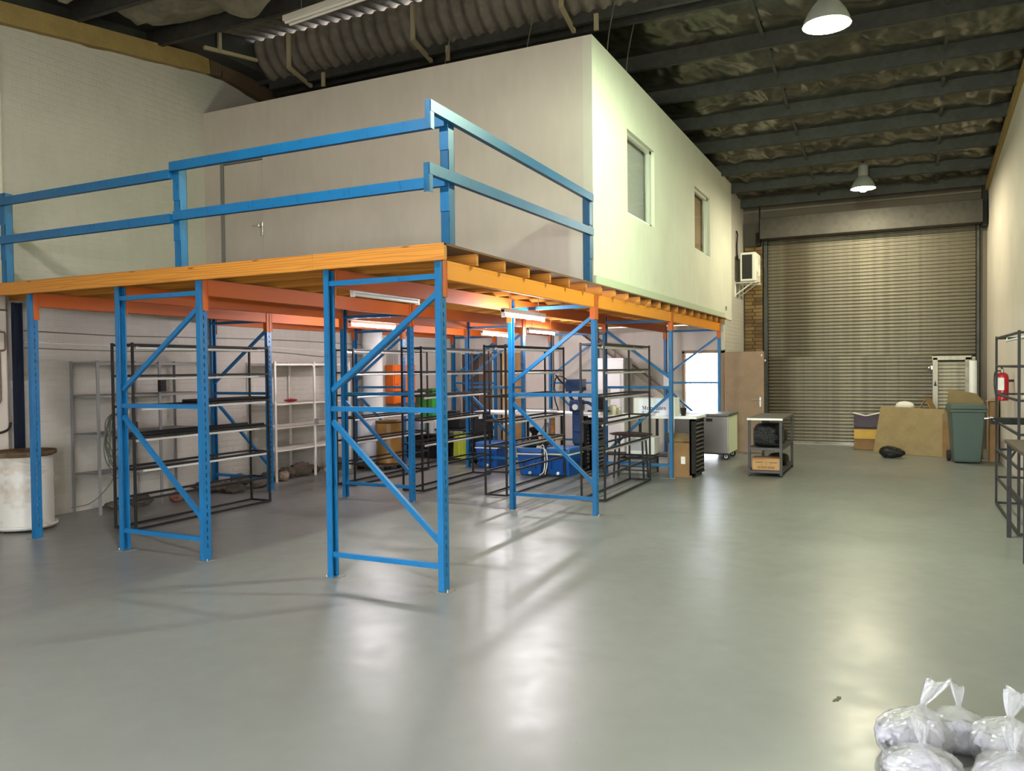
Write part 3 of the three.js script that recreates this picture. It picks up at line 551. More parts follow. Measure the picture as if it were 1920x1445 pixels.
{ // air conditioner on brackets
  const o = thing('air_conditioner', 'cream outdoor air conditioning unit on wall brackets', 'air conditioner');
  const x0 = -3.2, x1 = -2.86, y0 = 3.69, y1 = 4.33, z0 = -18.3, z1 = -18.98;
  part(o, 'casing', [rbox(x1 - x0, y1 - y0, z0 - z1, (x0 + x1) / 2, (y0 + y1) / 2, (z0 + z1) / 2, 0.02)], M.creamPaint);
  part(o, 'side_grille', Array.from({ length: 16 }, (_, i) => bx(x0 + 0.045, x1 - 0.075, y0 + 0.06 + i * 0.033, y0 + 0.082 + i * 0.033, z0 + 0.003, z0 - 0.004)).concat(bx(x0 + 0.045, x1 - 0.075, y0 + 0.05, y1 - 0.05, z0 + 0.001, z0 - 0.003)), M.dark);
  part(o, 'fan_grille', [new THREE.TorusGeometry(0.2, 0.012, 8, 32).rotateY(Math.PI / 2).translate(x1 + 0.004, 4.01, -18.62), new THREE.TorusGeometry(0.12, 0.008, 8, 28).rotateY(Math.PI / 2).translate(x1 + 0.004, 4.01, -18.62), bx(x1 - 0.002, x1 + 0.006, 3.8, 4.22, -18.615, -18.625)], M.creamPaint);
  for (const z of [-18.38, -18.88]) part(o, 'wall_bracket', [bar(V(-3.32, 3.67, z), V(-2.84, 3.67, z), 0.03, 0.03), bar(V(-3.315, 3.4, z), V(-2.95, 3.66, z), 0.025, 0.025), bx(-3.325, -3.3, 3.36, 3.7, z - 0.02, z + 0.02)], M.creamPaint);
  part(o, 'pipe', [wire([V(-3.29, 4.2, -18.42), V(-3.295, 4.5, -18.45), V(-3.27, 4.72, -18.4), V(-3.29, 4.8, -18.48), V(-3.31, 4.85, -18.5)], 0.018, 24), wire([V(-3.29, 4.2, -18.55), V(-3.295, 4.5, -18.5), V(-3.29, 4.78, -18.52)], 0.015, 16)], M.cableBlack, 'black refrigerant pipe loop');
  base(o);
}
{ // open door leaf
  const o = thing('door_leaf', 'brown flush door standing open beside the bright doorway', 'door');
  part(o, 'door_panel', rbox(0.79, 2.085, 0.042, -2.895, 1.06, -16.98, 0.003, 1), M.doorBrown);
  part(o, 'door_handle', [rbox(0.04, 0.22, 0.01, -2.57, 1.06, -16.952, 0.003), rod(V(-2.57, 1.12, -16.95), V(-2.57, 1.12, -16.9), 0.009), rod(V(-2.57, 1.12, -16.9), V(-2.71, 1.115, -16.9), 0.009)], M.chrome, 'chrome lever handle');
  part(o, 'name_tag', bx(-2.55, -2.53, 2.0, 2.04, -16.958, -16.955), M.white);
  o.rotation.y = 0; base(o);
  single('socket_cover', [rbox(0.05, 0.08, 0.03, -3.305, 3.03, -17.2, 0.006)], M.greyPaint, 'small grey bracket on the wall beside the beam end', 'bracket');
}

// ------------------------------------------------------------------ black welded shelving racks with tube lights
function blackRack() {
  const o = thing('black_rack', '', 'rack', [0, 0, 0], 0, 'black welded tube racks'), W = 0.36, L = 2.17, H = 2.13, s = 0.026;
  const pg = merge(rbox(s, H, s, 0, H / 2, 0, 0.003, 1)), lg = merge(rbox(s, s, L - s, 0, 0, 0, 0.003, 1)), sg = merge(rbox(W - 2 * s, s, s, 0, 0, 0, 0.003, 1)), tg = merge([rod(V(0, 0, -0.93), V(0, 0, 0.93), 0.014, 10)]), cg = merge([rod(V(0, 0, 0), V(0, 0, 0.055), 0.016, 10), box(0.01, 0.04, 0.01, 0, 0.02, 0.03)]);
  for (const a of [-1, 1]) for (const b of [-1, 1]) piece(o, 'post', pg, M.black, a * (W - s) / 2, 0.012, b * (L - s) / 2);
  for (let k = 0; k <= 6; k++) {
    const y = k === 0 ? s / 2 + 0.012 : k * 0.353;
    for (const a of [-1, 1]) { piece(o, 'shelf_rail', lg, M.black, a * (W - s) / 2, y, 0); piece(o, 'end_rail', sg, M.black, 0, y, a * (L - s) / 2); }
    if (k >= 2) for (const [dx, dz] of k === 6 ? [[-0.06, -0.05], [0.13, 0.02]] : [[0.13, k % 2 ? 0.06 : -0.06]]) { const t = piece(o, 'tube_light', tg, M.tubeOff, dx, y - 0.035, dz); piece(t, 'tube_cap', cg, M.white, 0, 0, 0.93); piece(t, 'tube_cap', cg, M.white, 0, 0, -0.985); }
  }
  return o;
}
{
  const r = blackRack(); r.userData.label = 'black tube rack with dark trays beside the grey wall shelving'; r.position.set(-7.955, 0, -7.31);
  const tr = thing('rack_tray', 'black slatted tray on the middle level of the front left rack', 'tray', [-7.955, 1.425, -7.75], 0, 'black trays on racks');
  part(tr, 'tray_base', [bx(-0.15, 0.15, 0, 0.008, -0.62, 0.55)], M.blackMatte); part(tr, 'tray_rim', [bx(-0.15, -0.142, 0, 0.035, -0.62, 0.55), bx(0.142, 0.15, 0, 0.035, -0.62, 0.55), bx(-0.15, 0.15, 0, 0.035, -0.62, -0.612), bx(-0.15, 0.15, 0, 0.035, 0.542, 0.55)], M.blackMatte);
  const t2 = thing('rack_tray', 'long black tray one level below the middle of the front left rack', 'tray', [-7.955, 1.072, -7.31], 0, 'black trays on racks');
  part(t2, 'tray_base', [bx(-0.15, 0.15, 0, 0.008, -1.0, 1.0)], M.blackMatte); part(t2, 'tray_rim', [bx(-0.15, -0.142, 0, 0.03, -1.0, 1.0), bx(0.142, 0.15, 0, 0.03, -1.0, 1.0)], M.blackMatte);
  copy(r, [-7.76, 0, -11.1], 0, 'black tube rack beside the white pipe column aisle');
  copy(r, [-6.45, 0, -10.98], 0, 'black tube rack in line with the orange electrical box');
  copy(r, [-5.11, 0, -11.05], 0, 'black tube rack standing before the blue coolers');
  copy(r, [-3.71, 0, -11.18], 0, 'black tube rack beside the open floor near the cardboard box');
  copy(r, [1.28, 0, -10.78], 0, 'black tube rack against the right wall before the fire extinguisher');
  const b = thing('dark_plank', 'dark plank resting across the right wall rack with a clamp', 'plank', [1.36, 1.08, -11.72]);
  part(b, 'plank_body', rbox(0.66, 0.035, 0.22, 0, 0.018, 0, 0.004), M.blackMatte);
  part(b, 'edge_strip', rbox(0.66, 0.08, 0.02, 0, 0.0, 0.12, 0.004), M.blackMatte);
  part(b, 'clamp', [bar(V(-0.36, 0.05, 0.1), V(-0.28, 0.0, 0.13), 0.02, 0.012), bar(V(-0.4, 0.03, 0.1), V(-0.3, 0.045, 0.1), 0.02, 0.012), new THREE.TorusGeometry(0.018, 0.006, 8, 16).translate(-0.3, 0.02, 0.12)], M.chrome, 'metal spring clamp');
}
// ------------------------------------------------------------------ wall shelving on the left
function shelving(name, label, posts, x0, x1, ys, mat, shelfT) {
  const o = thing(name, label, 'shelving');
  for (const z of posts) for (const x of [x0, x1]) part(o, 'post', [bx(x - 0.02, x + 0.02, 0, 1.96, z - 0.0015, z + 0.0015), bx(x + (x === x0 ? -0.02 : 0.017), x + (x === x0 ? -0.017 : 0.02), 0, 1.96, z - 0.02, z + 0.02), ...Array.from({ length: 44 }, (_, i) => bx(x + 0.0202, x + 0.0206, 0.06 + i * 0.043, 0.075 + i * 0.043, z - 0.006, z + 0.006))], mat);
  for (const y of ys) for (let i = 0; i < posts.length - 1; i++) part(o, 'shelf', [bx(x0, x1, y - 0.004, y, posts[i] - 0.01, posts[i + 1] + 0.01), bx(x1 - 0.003, x1, y - shelfT, y, posts[i] - 0.01, posts[i + 1] + 0.01), bx(x0, x0 + 0.003, y - shelfT, y, posts[i] - 0.01, posts[i + 1] + 0.01), bx(x0, x1, y - shelfT, y, posts[i] - 0.01, posts[i] - 0.013), bx(x0, x1, y - shelfT, y, posts[i + 1] + 0.01, posts[i + 1] + 0.013)], mat);
  for (let i = 0; i < posts.length; i++) for (const s of [-1, 1]) if (posts[i + s] !== undefined) part(o, 'gusset', (() => { const sh = new THREE.Shape(); sh.moveTo(0, 0); sh.lineTo(0.09, 0); sh.quadraticCurveTo(0.02, -0.02, 0, -0.09); return new THREE.ExtrudeGeometry(sh, { depth: 0.002, bevelEnabled: false }).rotateY(s < 0 ? -Math.PI / 2 : Math.PI / 2).translate(x1 + 0.004, 1.92, posts[i]); })(), mat);
  return base(o);
}
shelving('angle_shelving', 'grey slotted angle shelving against the left wall', [-6.78, -7.72, -8.4], -9.6, -9.12, [0.51, 1.02, 1.52, 1.94], M.greyPaint, 0.035);
shelving('angle_shelving', 'cream slotted angle shelving above the row of driftwood', [-9.92, -10.88, -11.85], -9.6, -9.08, [0.52, 0.89, 1.28, 1.93], M.creamPaint, 0.035);
single('cloth_bundle', (() => { const g = new THREE.IcosahedronGeometry(1, 3); const p = g.attributes.position; for (let i = 0; i < p.count; i++) { const k = 0.8 + 0.4 * fbm(p.getX(i) * 2 + 5, p.getZ(i) * 2 + 5, 99, 99, 61, 3); p.setXYZ(i, p.getX(i) * 0.1 * k - 9.3, 1.308 + p.getY(i) * 0.025 * k, p.getZ(i) * 0.12 * k - 10.55); } return smooth(g); })(), M.red, 'small crimson cloth lying on the cream shelving', 'cloth');
single('timer_box', [rbox(0.05, 0.1, 0.06, -9.035, 0.93, -10.88, 0.006)], M.greyPaint, 'small grey socket box on a cream shelving post', 'socket');
single('switch_box', [rbox(0.06, 0.16, 0.1, -9.065, 1.62, -7.72, 0.008), bx(-9.035, -9.03, 1.56, 1.68, -7.68, -7.76)], M.dark, 'small dark switch box on the grey shelving', 'switch box');

// lumps of driftwood and stone along the wall
function lump(x, z, sx, sy, sz, turn, mat, label, group, name = 'driftwood_piece') {
  const g = new THREE.IcosahedronGeometry(1, 5), p = g.attributes.position, k = rnd() * 50;
  for (let i = 0; i < p.count; i++) {
    const a = p.getX(i), b = p.getY(i), c = p.getZ(i), n = 0.55 + 0.75 * fbm(a * 1.9 + k, c * 1.9 + b * 1.3 + k, 9999, 9999, 120, 4) - 0.9 * Math.max(0, 0.16 - Math.abs(fbm(a * 2.6 + k, c * 2.2 - b * 2 + k, 9999, 9999, 128, 3) - 0.5));
    p.setXYZ(i, a * sx * n, Math.max(-0.75, b) * sy * n, c * sz * n);
  }
  const gg = smooth(g); gg.rotateY(turn); gg.computeBoundingBox(); gg.translate(x, -gg.boundingBox.min.y + 0.002, z);
  return single(name, gg, mat, label, 'driftwood', group);
}
{
  const L = 'dark weathered driftwood chunk heaped by the left wall', G = 'driftwood along the left wall';
  for (const [x, z, sx, sy, sz] of [[-9.35, -8.75, 0.16, 0.07, 0.24], [-9.15, -9.0, 0.15, 0.06, 0.26], [-8.95, -8.9, 0.12, 0.05, 0.2], [-9.3, -9.35, 0.14, 0.09, 0.22], [-8.95, -9.4, 0.13, 0.06, 0.2], [-9.1, -9.62, 0.12, 0.05, 0.17], [-9.35, -10.05, 0.12, 0.07, 0.16], [-9.3, -10.42, 0.1, 0.08, 0.14], [-9.25, -10.72, 0.14, 0.11, 0.2], [-9.3, -11.1, 0.1, 0.07, 0.13], [-9.25, -11.75, 0.14, 0.1, 0.18], [-9.3, -7.15, 0.1, 0.05, 0.16], [-9.25, -7.5, 0.12, 0.06, 0.18]]) lump(x, z, sx * 1.2, sy * 1.3, sz * 1.1, rr(-0.6, 0.6), M.rock, L, G);
  lump(-9.1, -10.12, 0.11, 0.1, 0.11, 0.3, M.rockPale, 'pale pinkish block of stone among the driftwood', null, 'stone_block');
  lump(-9.05, -11.2, 0.1, 0.075, 0.12, 0.2, std(0xb99a78, 0.9, 0, { map: T.rock }), 'tan block lying among the driftwood by the cream shelving', null, 'stone_block');
  lump(-9.05, -7.95, 0.11, 0.08, 0.16, 0.1, std(0x7d5142, 0.9, 0, { map: T.rock }), 'reddish brown lump under the grey shelving', null, 'stone_block');
}
{ // steel drum
  const o = thing('steel_drum', 'white steel drum with a rusty rim and lid on a dished base', 'drum', [-9.19, 0, -5.86]);
  part(o, 'drum_body', lathe([[0, 0.05], [0.3, 0.05], [0.305, 0.06], [0.305, 0.32], [0.314, 0.335], [0.305, 0.35], [0.305, 0.6], [0.314, 0.615], [0.305, 0.63], [0.305, 0.86], [0, 0.86]], 48), M.drum);
  part(o, 'drum_rim', lathe([[0.305, 0.85], [0.325, 0.862], [0.345, 0.87], [0.345, 0.91], [0.335, 0.912], [0.33, 0.89], [0, 0.885]], 48), M.drumRim, 'rusty brown flanged lid');
  part(o, 'drum_base', lathe([[0, 0.02], [0.32, 0.02], [0.345, 0.045], [0.345, 0.07], [0.33, 0.07], [0.315, 0.05], [0, 0.05]], 48), M.drum);
  part(o, 'base_foot', Array.from({ length: 5 }, (_, i) => cyl(0.025, 0.025, 0.02, 0.28 * Math.cos(i * 1.257), 0.011, 0.28 * Math.sin(i * 1.257), 10)), M.rubber);
}
{ // hank of cable on the shelving, with a plug board
  const o = thing('cable_hank', 'hanks of grey green extension cable hung on the shelving post', 'cable');
  const loops = []; const cx = -9.1, cz = -6.98;
  for (let i = 0; i < 9; i++) {
    const w = rr(0.1, 0.19), h = rr(0.2, 0.42), dx = rr(0.02, 0.1), pts = [];
    for (let k = 0; k <= 14; k++) { const a = Math.PI / 2 + k / 14 * Math.PI * 2; pts.push(V(cx + dx + 0.02 * Math.sin(a * 2 + i), 1.28 - h + h * Math.sin(a), cz + rr(-0.01, 0.01) + w * Math.cos(a))); }
    loops.push(wire(pts, 0.007, 44, 6));
  }
  part(o, 'cable_loop', loops, M.cable);
  part(o, 'loose_end', wire([V(-8.98, 0.75, -6.95), V(-8.95, 0.55, -6.9), V(-8.95, 0.35, -6.75), V(-8.98, 0.2, -6.55), V(-9.1, 0.16, -6.38)], 0.007, 30), M.cable);
  part(o, 'plug_board', [bar(V(-8.93, 1.32, -7.06), V(-8.93, 1.1, -6.93), 0.03, 0.055)], M.creamPaint, 'cream plug board');
  part(o, 'plug', [rbox(0.04, 0.06, 0.08, -8.93, 1.06, -6.97, 0.01), rbox(0.04, 0.05, 0.07, -8.96, 1.34, -6.98, 0.01), rbox(0.04, 0.09, 0.05, -8.93, 1.12, -7.18, 0.01)], M.cableBlack);
  base(o);
}
{ // dark steel upright by the pier, conduits and wires on the left wall
  const o = thing('dark_upright', 'dark navy steel upright standing against the white pier', 'upright', [-9.565, 0, -6.07]);
  part(o, 'post', [bx(-0.045, 0.02, 0, 2.66, 0.05, 0.046), bx(-0.045, -0.041, 0, 2.66, -0.05, 0.05), bx(-0.045, 0.02, 0, 2.66, -0.05, -0.046), ...Array.from({ length: 34 }, (_, i) => bx(-0.04, -0.038, 0.1 + i * 0.075, 0.14 + i * 0.075, -0.012, 0.008))], M.navy);
  part(o, 'foot_plate', bx(-0.09, 0.09, 0, 0.006, -0.1, 0.09), M.zinc);
  const cpts = [V(-9.555, 2.56, -5.94), V(-9.555, 2.56, -5.86), V(-9.555, 2.55, -5.83), V(-9.555, 2.33, -5.83), V(-9.555, 2.3, -5.86), V(-9.555, 2.3, -5.9), V(-9.555, 2.27, -5.91), V(-9.555, 2.1, -5.91), V(-9.555, 2.08, -5.88), V(-9.555, 2.07, -5.84), V(-9.555, 1.5, -5.84), V(-9.555, 1.44, -5.8), V(-9.555, 1.43, -5.6)];
  single('wall_conduit', [wire(cpts, 0.012, 90, 8, 0.1)], M.pipeBrown, 'brown conduit pipe with offsets on the white pier', 'conduit');
  single('hose', [wire([V(-9.55, 1.12, -5.6), V(-9.54, 1.1, -5.75), V(-9.53, 1.14, -5.9), V(-9.55, 1.22, -5.95)], 0.014, 24)], M.cableBlack, 'black hose sagging across the white pier', 'hose');
  [[2.33, 0.007, 'upper'], [2.19, 0.008, 'middle'], [2.12, 0.006, 'lower']].forEach(([y, r, t], i) => single('wall_cable', [wire([V(XL + 0.02, y, -6.2), V(XL + 0.02, y - 0.02, -7.6), V(XL + 0.02, y + 0.0, -9), V(XL + 0.02, y + 0.01, -10.5), V(XL + 0.02, y - 0.03 * i, -12), V(XL + 0.02, y - 0.02, -13.2)], r, 40)], i === 1 ? M.cableWhite : M.cable, `thin ${t} cable clipped along the left wall under the deck`, 'cable'));
}
{ // white pipe column, electrical box
  const p = thing('pipe_column', 'tall white round pipe column in front of the left wall', 'column', [-9.42, 0, -13.06]);
  part(p, 'pipe_body', lathe([[0, 0], [0.2, 0], [0.2, 2.3], [0.215, 2.3], [0.215, 2.36], [0.2, 2.36], [0.2, 2.66], [0, 2.66]], 40), M.white);
  const o = thing('electrical_box', 'bright orange electrical cabinet mounted on the left wall', 'electrical box');
  part(o, 'cabinet', rbox(0.2, 0.82, 0.84, XL + 0.104, 1.5, -14.27, 0.012), M.elecOrange);
  part(o, 'cabinet_door', rbox(0.02, 0.78, 0.78, XL + 0.212, 1.5, -14.27, 0.006), M.elecOrange);
  part(o, 'lock', [cyl(0.022, 0.022, 0.02, 0, 0, 0, 14).rotateZ(Math.PI / 2).translate(XL + 0.228, 1.45, -14.2), cyl(0.012, 0.012, 0.02, 0, 0, 0, 10).rotateZ(Math.PI / 2).translate(XL + 0.228, 1.5, -13.95)], M.red);
  part(o, 'isolator', [rbox(0.05, 0.06, 0.1, XL + 0.24, 1.72, -14.63, 0.01)], M.blackMatte);
  part(o, 'conduit', Array.from({ length: 9 }, (_, i) => rod(V(XL + 0.04 + (i % 2) * 0.02, 1.91, -13.9 - i * 0.045), V(XL + 0.04 + (i % 2) * 0.02, 2.5, -13.9 - i * 0.045 + rr(-0.01, 0.01)), 0.009, 6)), M.greyPaint);
  base(o);
  single('wall_conduit', [rod(V(XL + 0.03, 0.3, -13.5), V(XL + 0.03, 2.6, -13.5), 0.012), box(0.04, 0.06, 0.06, XL + 0.03, 1.45, -13.5)], M.pipeBrown, 'thin brown conduit running down the wall beside the pipe column', 'conduit');
  single('wall_conduit', [rod(V(-7.2, 1.2, ZB + 0.03), V(-7.2, 2.6, ZB + 0.03), 0.013)], M.pipeBrown, 'thin brown conduit running down the cream back wall', 'conduit');
}
{ // brown cupboard doors in the back wall
  const d = structGroup('door_3', 'dark brown double door in the far corner');
  part(d, 'door_leaf', rbox(0.44, 2.15, 0.04, -9.38, 1.085, ZB + 0.03, 0.004), M.doorDark); part(d, 'door_leaf', rbox(0.34, 2.15, 0.04, -8.96, 1.085, ZB + 0.03, 0.004), std(0x6a5648, 0.7));
  part(d, 'door_frame', [bx(-8.78, -8.68, 0, 2.2, ZB + 0.06, ZB), bx(-9.63, -8.68, 2.17, 2.23, ZB + 0.06, ZB)], M.creamPaint);
  const e = structGroup('door_4', 'tan door with a dark opening beside it');
  part(e, 'store_room', [bx(-9.1, -9.05, -0.02, 2.3, ZB - 0.151, ZB - 1.2), bx(-7.9, -7.85, -0.02, 2.3, ZB - 0.151, ZB - 1.2), bx(-9.1, -7.85, -0.02, 2.3, ZB - 1.2, ZB - 1.25), bx(-9.1, -7.85, 2.3, 2.35, ZB - 0.151, ZB - 1.25), bx(-9.1, -7.85, -0.05, -0.001, ZB - 0.151, ZB - 1.25)], M.wallPlaster); part(e, 'door_leaf', rbox(0.5, 2.15, 0.04, -8.18, 1.085, ZB + 0.04, 0.004), M.doorTan);
  part(e, 'door_frame', [bx(-8.5, -8.44, 0, 2.2, ZB + 0.07, ZB), bx(-8.66, -7.92, 2.17, 2.21, ZB + 0.06, ZB)], std(0xc7a877, 0.7));
}
{ // stair against the back wall
  const o = thing('staircase', 'plain stair rising along the cream back wall behind the fridge', 'stairs'), n = 9, x0 = -4.3, dx = 0.26, dy = 0.192, yb = 0.95;
  for (let i = 0; i < n; i++) part(o, 'step', bx(x0 - i * dx, x0 - (i + 1) * dx - 0.03, yb + i * dy, yb + i * dy + 0.03, ZB + 0.02, ZB + 0.33), M.concrete);
  const st = (z) => { const s = new THREE.Shape(); s.moveTo(x0 + 0.05, yb - 0.12); s.lineTo(x0 + 0.05, yb + 0.05); s.lineTo(x0 - n * dx, yb + n * dy + 0.05); s.lineTo(x0 - n * dx, yb + n * dy - 0.2); return new THREE.ExtrudeGeometry(s, { depth: 0.035, bevelEnabled: false }).translate(0, 0, z); };
  part(o, 'stringer', st(ZB + 0.33), M.wallPlaster); part(o, 'stringer', st(ZB + 0.005), M.wallPlaster);
  part(o, 'soffit', bar(V(x0, yb - 0.1, ZB + 0.18), V(x0 - n * dx, yb + n * dy - 0.16, ZB + 0.18), 0.3, 0.03), M.wallPlaster);
  part(o, 'handrail', [bar(V(x0 - 0.1, yb + 0.3, ZB + 0.35), V(x0 - n * dx + 0.2, yb + n * dy + 0.12, ZB + 0.35), 0.035, 0.035), ...[0.5, 1.3, 2.0].map((k) => bx(x0 - k - 0.012, x0 - k + 0.012, yb + k * 0.738, yb + k * 0.735 + 0.3, ZB + 0.335, ZB + 0.36))], M.pipeBrown);
  part(o, 'landing', [bx(x0 - 0.5, x0 + 0.05, 0, yb - 0.1, ZB + 0.01, ZB + 0.33)], M.wallPlaster);
  base(o);
}
{ // fridge
  const o = thing('fridge', 'tall white upright fridge standing under the stair', 'fridge');
  const x0 = -5.72, x1 = -5.1, zf = -15.75, zb = -16.38;
  part(o, 'cabinet', rbox(x1 - x0, 1.97, zf - zb - 0.06, (x0 + x1) / 2, 1.015, (zf + zb) / 2 - 0.03, 0.02), std(0xa8a49e, 0.5));
  part(o, 'fridge_door', rbox(x1 - x0, 1.9, 0.055, (x0 + x1) / 2, 1.0, zf - 0.03, 0.02), M.whiteGloss);
  part(o, 'top_panel', rbox(x1 - x0, 0.06, 0.06, (x0 + x1) / 2, 1.97, zf - 0.03, 0.01), M.white);
  part(o, 'door_handle', wire([V(x1 - 0.06, 1.7, zf + 0.01), V(x1 - 0.06, 1.66, zf + 0.05), V(x1 - 0.06, 1.3, zf + 0.06), V(x1 - 0.06, 1.0, zf + 0.05), V(x1 - 0.06, 0.96, zf + 0.01)], 0.014, 24, 8), M.white);
  part(o, 'foot', [bx(x0 + 0.03, x1 - 0.03, 0.0, 0.04, zf - 0.06, zb + 0.1)], M.rubber);
  base(o);
}
// ------------------------------------------------------------------ workbenches on louvred towers
function louvreTower(parent, x0, x1, z0, z1, h, face) {
  const t = part(parent, 'louvre_tower', [bx(x0, x1 - 0.004, 0.04, h, z0, z0 - 0.05), bx(x0, x1 - 0.004, 0.04, h, z1, z1 + 0.03), bx(x0, x0 + 0.03, 0.04, h, z0, z1), bx(x0, x1, h - 0.03, h, z0, z1), bx(x0, x1, 0.04, 0.07, z0, z1), cyl(0.02, 0.02, 0.04, x0 + 0.04, 0.02, z0 - 0.04, 10), cyl(0.02, 0.02, 0.04, x0 + 0.04, 0.02, z1 + 0.04, 10)], M.blackMatte, 'black louvred side tower');
  const lg = merge(bar(V(x1 - 0.012, 0, z0 - 0.05), V(x1 - 0.012, 0, z1 + 0.03), 0.05, 0.006).rotateZ(0)), sl = std(0x23231f, 0.5);
  for (let y = 0.1; y < h - 0.05; y += 0.068) { const m = piece(t, 'louvre', merge((() => { const s = new THREE.Shape(); s.moveTo(x1 - 0.05, y + 0.055); s.lineTo(x1 - 0.002, y + 0.004); s.lineTo(x1 + 0.003, y + 0.012); s.lineTo(x1 - 0.045, y + 0.06); return new THREE.ExtrudeGeometry(s, { depth: Math.abs(z1 - z0) - 0.08, bevelEnabled: false }).translate(0, 0, z1 + 0.03); })()), sl); }
  return t;
}
{
  const o = thing('workbench', 'white topped workbench on black louvred supports beside the cardboard box', 'workbench');
  part(o, 'bench_top', rbox(1.86, 0.045, 0.7, -3.87, 0.975, -13.2, 0.006), M.white);
  louvreTower(o, -3.06, -2.96, -12.86, -13.5, 0.95); louvreTower(o, -4.78, -4.66, -12.86, -13.5, 0.95);
  for (const x of [-4.05, -3.75]) part(o, 'leg', bx(x - 0.02, x + 0.02, 0, 0.95, -13.4, -13.44), M.black);
  part(o, 'under_shelf', [bx(-4.6, -3.1, 0.3, 0.32, -13.05, -13.45)], M.black);
  base(o);
  const p = thing('workbench', 'pale topped workbench carrying the blue machine', 'workbench');
  part(p, 'bench_top', rbox(2.4, 0.045, 0.7, -6.1, 0.975, -13.55, 0.006), M.white);
  louvreTower(p, -5.1, -4.98, -13.22, -13.88, 0.95);
  louvreTower(p, -7.26, -7.16, -13.22, -13.88, 0.95);
  for (const x of [-6.4, -5.7]) part(p, 'leg', bx(x - 0.02, x + 0.02, 0, 0.95, -13.84, -13.88), M.black);
  base(p);
}
{
  const dr = (c, w, h) => { c.fillStyle = '#e9eaf0'; c.fillRect(0, 0, w, h); c.fillStyle = '#37355c'; c.font = 'bold 96px serif'; c.textAlign = 'center'; c.fillText('Munchies', w * 0.46, h * 0.68); c.font = 'bold 40px sans-serif'; c.fillText('CEREALS', w * 0.5, h * 0.87); c.lineWidth = 7; c.strokeStyle = '#6a6890'; c.beginPath(); c.arc(w * 0.13, h * 0.83, 22, 0, 7); c.stroke(); c.beginPath(); c.arc(w * 0.13, h * 0.83, 9, 0, 7); c.stroke(); };
  const o = thing('printed_box', 'white carton printed Munchies standing on the white workbench', 'box', [-3.66, 0.9985, -13.05], 0.02);
  part(o, 'carton', rbox(0.7, 0.29, 0.32, 0, 0.145, -0.02, 0.004), M.white);
  part(o, 'print_panel', new THREE.PlaneGeometry(0.56, 0.27).translate(0.02, 0.145, 0.1415), writing(640, 310, dr));
  const b = thing('cardboard_box', 'tall open cardboard box with raised flaps under the workbench', 'box', [-3.225, 0, -13.03]);
  part(b, 'box_side', [bx(-0.2, 0.2, 0.002, 0.56, 0.152, 0.148), bx(-0.2, 0.2, 0.002, 0.56, -0.148, -0.152), bx(-0.2, -0.196, 0.002, 0.56, -0.15, 0.15), bx(0.196, 0.2, 0.002, 0.56, -0.15, 0.15), bx(-0.2, 0.2, 0.002, 0.006, -0.15, 0.15)], M.card);
  part(b, 'box_flap', bar(V(-0.198, 0.56, 0), V(-0.25, 0.7, 0), 0.3, 0.004), M.cardPale); part(b, 'box_flap', bar(V(0, 0.56, -0.15), V(0, 0.69, -0.19), 0.39, 0.004), M.cardPale); part(b, 'box_flap', bar(V(0.198, 0.56, 0), V(0.23, 0.66, 0), 0.3, 0.004), M.card);
  part(b, 'shipping_label', bx(0.02, 0.09, 0.22, 0.34, 0.153, 0.1545), M.white, 'white shipping label');
  single('tumbler', [lathe([[0, 0], [0.035, 0], [0.052, 0.13], [0.048, 0.13], [0.033, 0.006], [0, 0.006]], 24).translate(-3.19, 0.9985, -13.0)], M.blackMatte, 'black tapered cup on the corner of the white workbench', 'cup');
  single('paper_sheet', [bx(-3.14, -2.97, 0.9985, 1.0, -12.86, -13.15)], M.white, 'loose white papers on the workbench corner', 'paper');
  const J = 'clear glass jar in the cluster on the white workbench';
  for (let i = 0; i < 7; i++) single('glass_jar', [lathe([[0, 0], [0.045, 0], [0.048, 0.01], [0.048, 0.11 + 0.02 * (i % 3)], [0.044, 0.115 + 0.02 * (i % 3)], [0.042, 0.012], [0, 0.008]], 18).translate(-4.6 + (i % 4) * 0.1 + (i > 3 ? 0.05 : 0), 0.9985, -13.05 - (i > 3 ? 0.1 : 0))], i % 2 ? M.glass : std(0xc9c1a2, 0.4), J, 'jar', 'glass jars on the bench');
  // stool, crate and bags under the bench
  const s = thing('padded_stool', 'low stool with a dark brown fluffy seat beside the black rack', 'stool', [-3.95, 0, -12.55]);
  part(s, 'seat', (() => { const g = new THREE.IcosahedronGeometry(1, 4), p = g.attributes.position; for (let i = 0; i < p.count; i++) { const k = 0.92 + 0.16 * fbm(p.getX(i) * 9 + 9, p.getZ(i) * 9 + 9, 999, 999, 140, 3); p.setXYZ(i, p.getX(i) * 0.36 * k, 0.715 + p.getY(i) * 0.035 * k, p.getZ(i) * 0.17 * k); } return smooth(g); })(), M.brownCloth);
  for (const a of [-0.22, 0.22]) for (const b2 of [-0.1, 0.1]) part(s, 'leg', bar(V(a, 0.69, b2), V(a * 1.15, 0.0, b2 * 1.2), 0.025, 0.025), M.black);
  const w = thing('white_appliance', 'white boxy appliance with a slatted base under the workbench', 'appliance', [-3.95, 0.322, -13.24]);
  part(w, 'casing', rbox(0.5, 0.3, 0.34, 0, 0.152, 0, 0.02), M.white); part(w, 'front_panel', rbox(0.3, 0.2, 0.01, -0.05, 0.17, 0.174, 0.004), std(0xb8b4b8, 0.4));
  const m = thing('slatted_crate', 'grey slatted crate on the floor under the workbench', 'crate', [-4.05, 0, -13.2]);
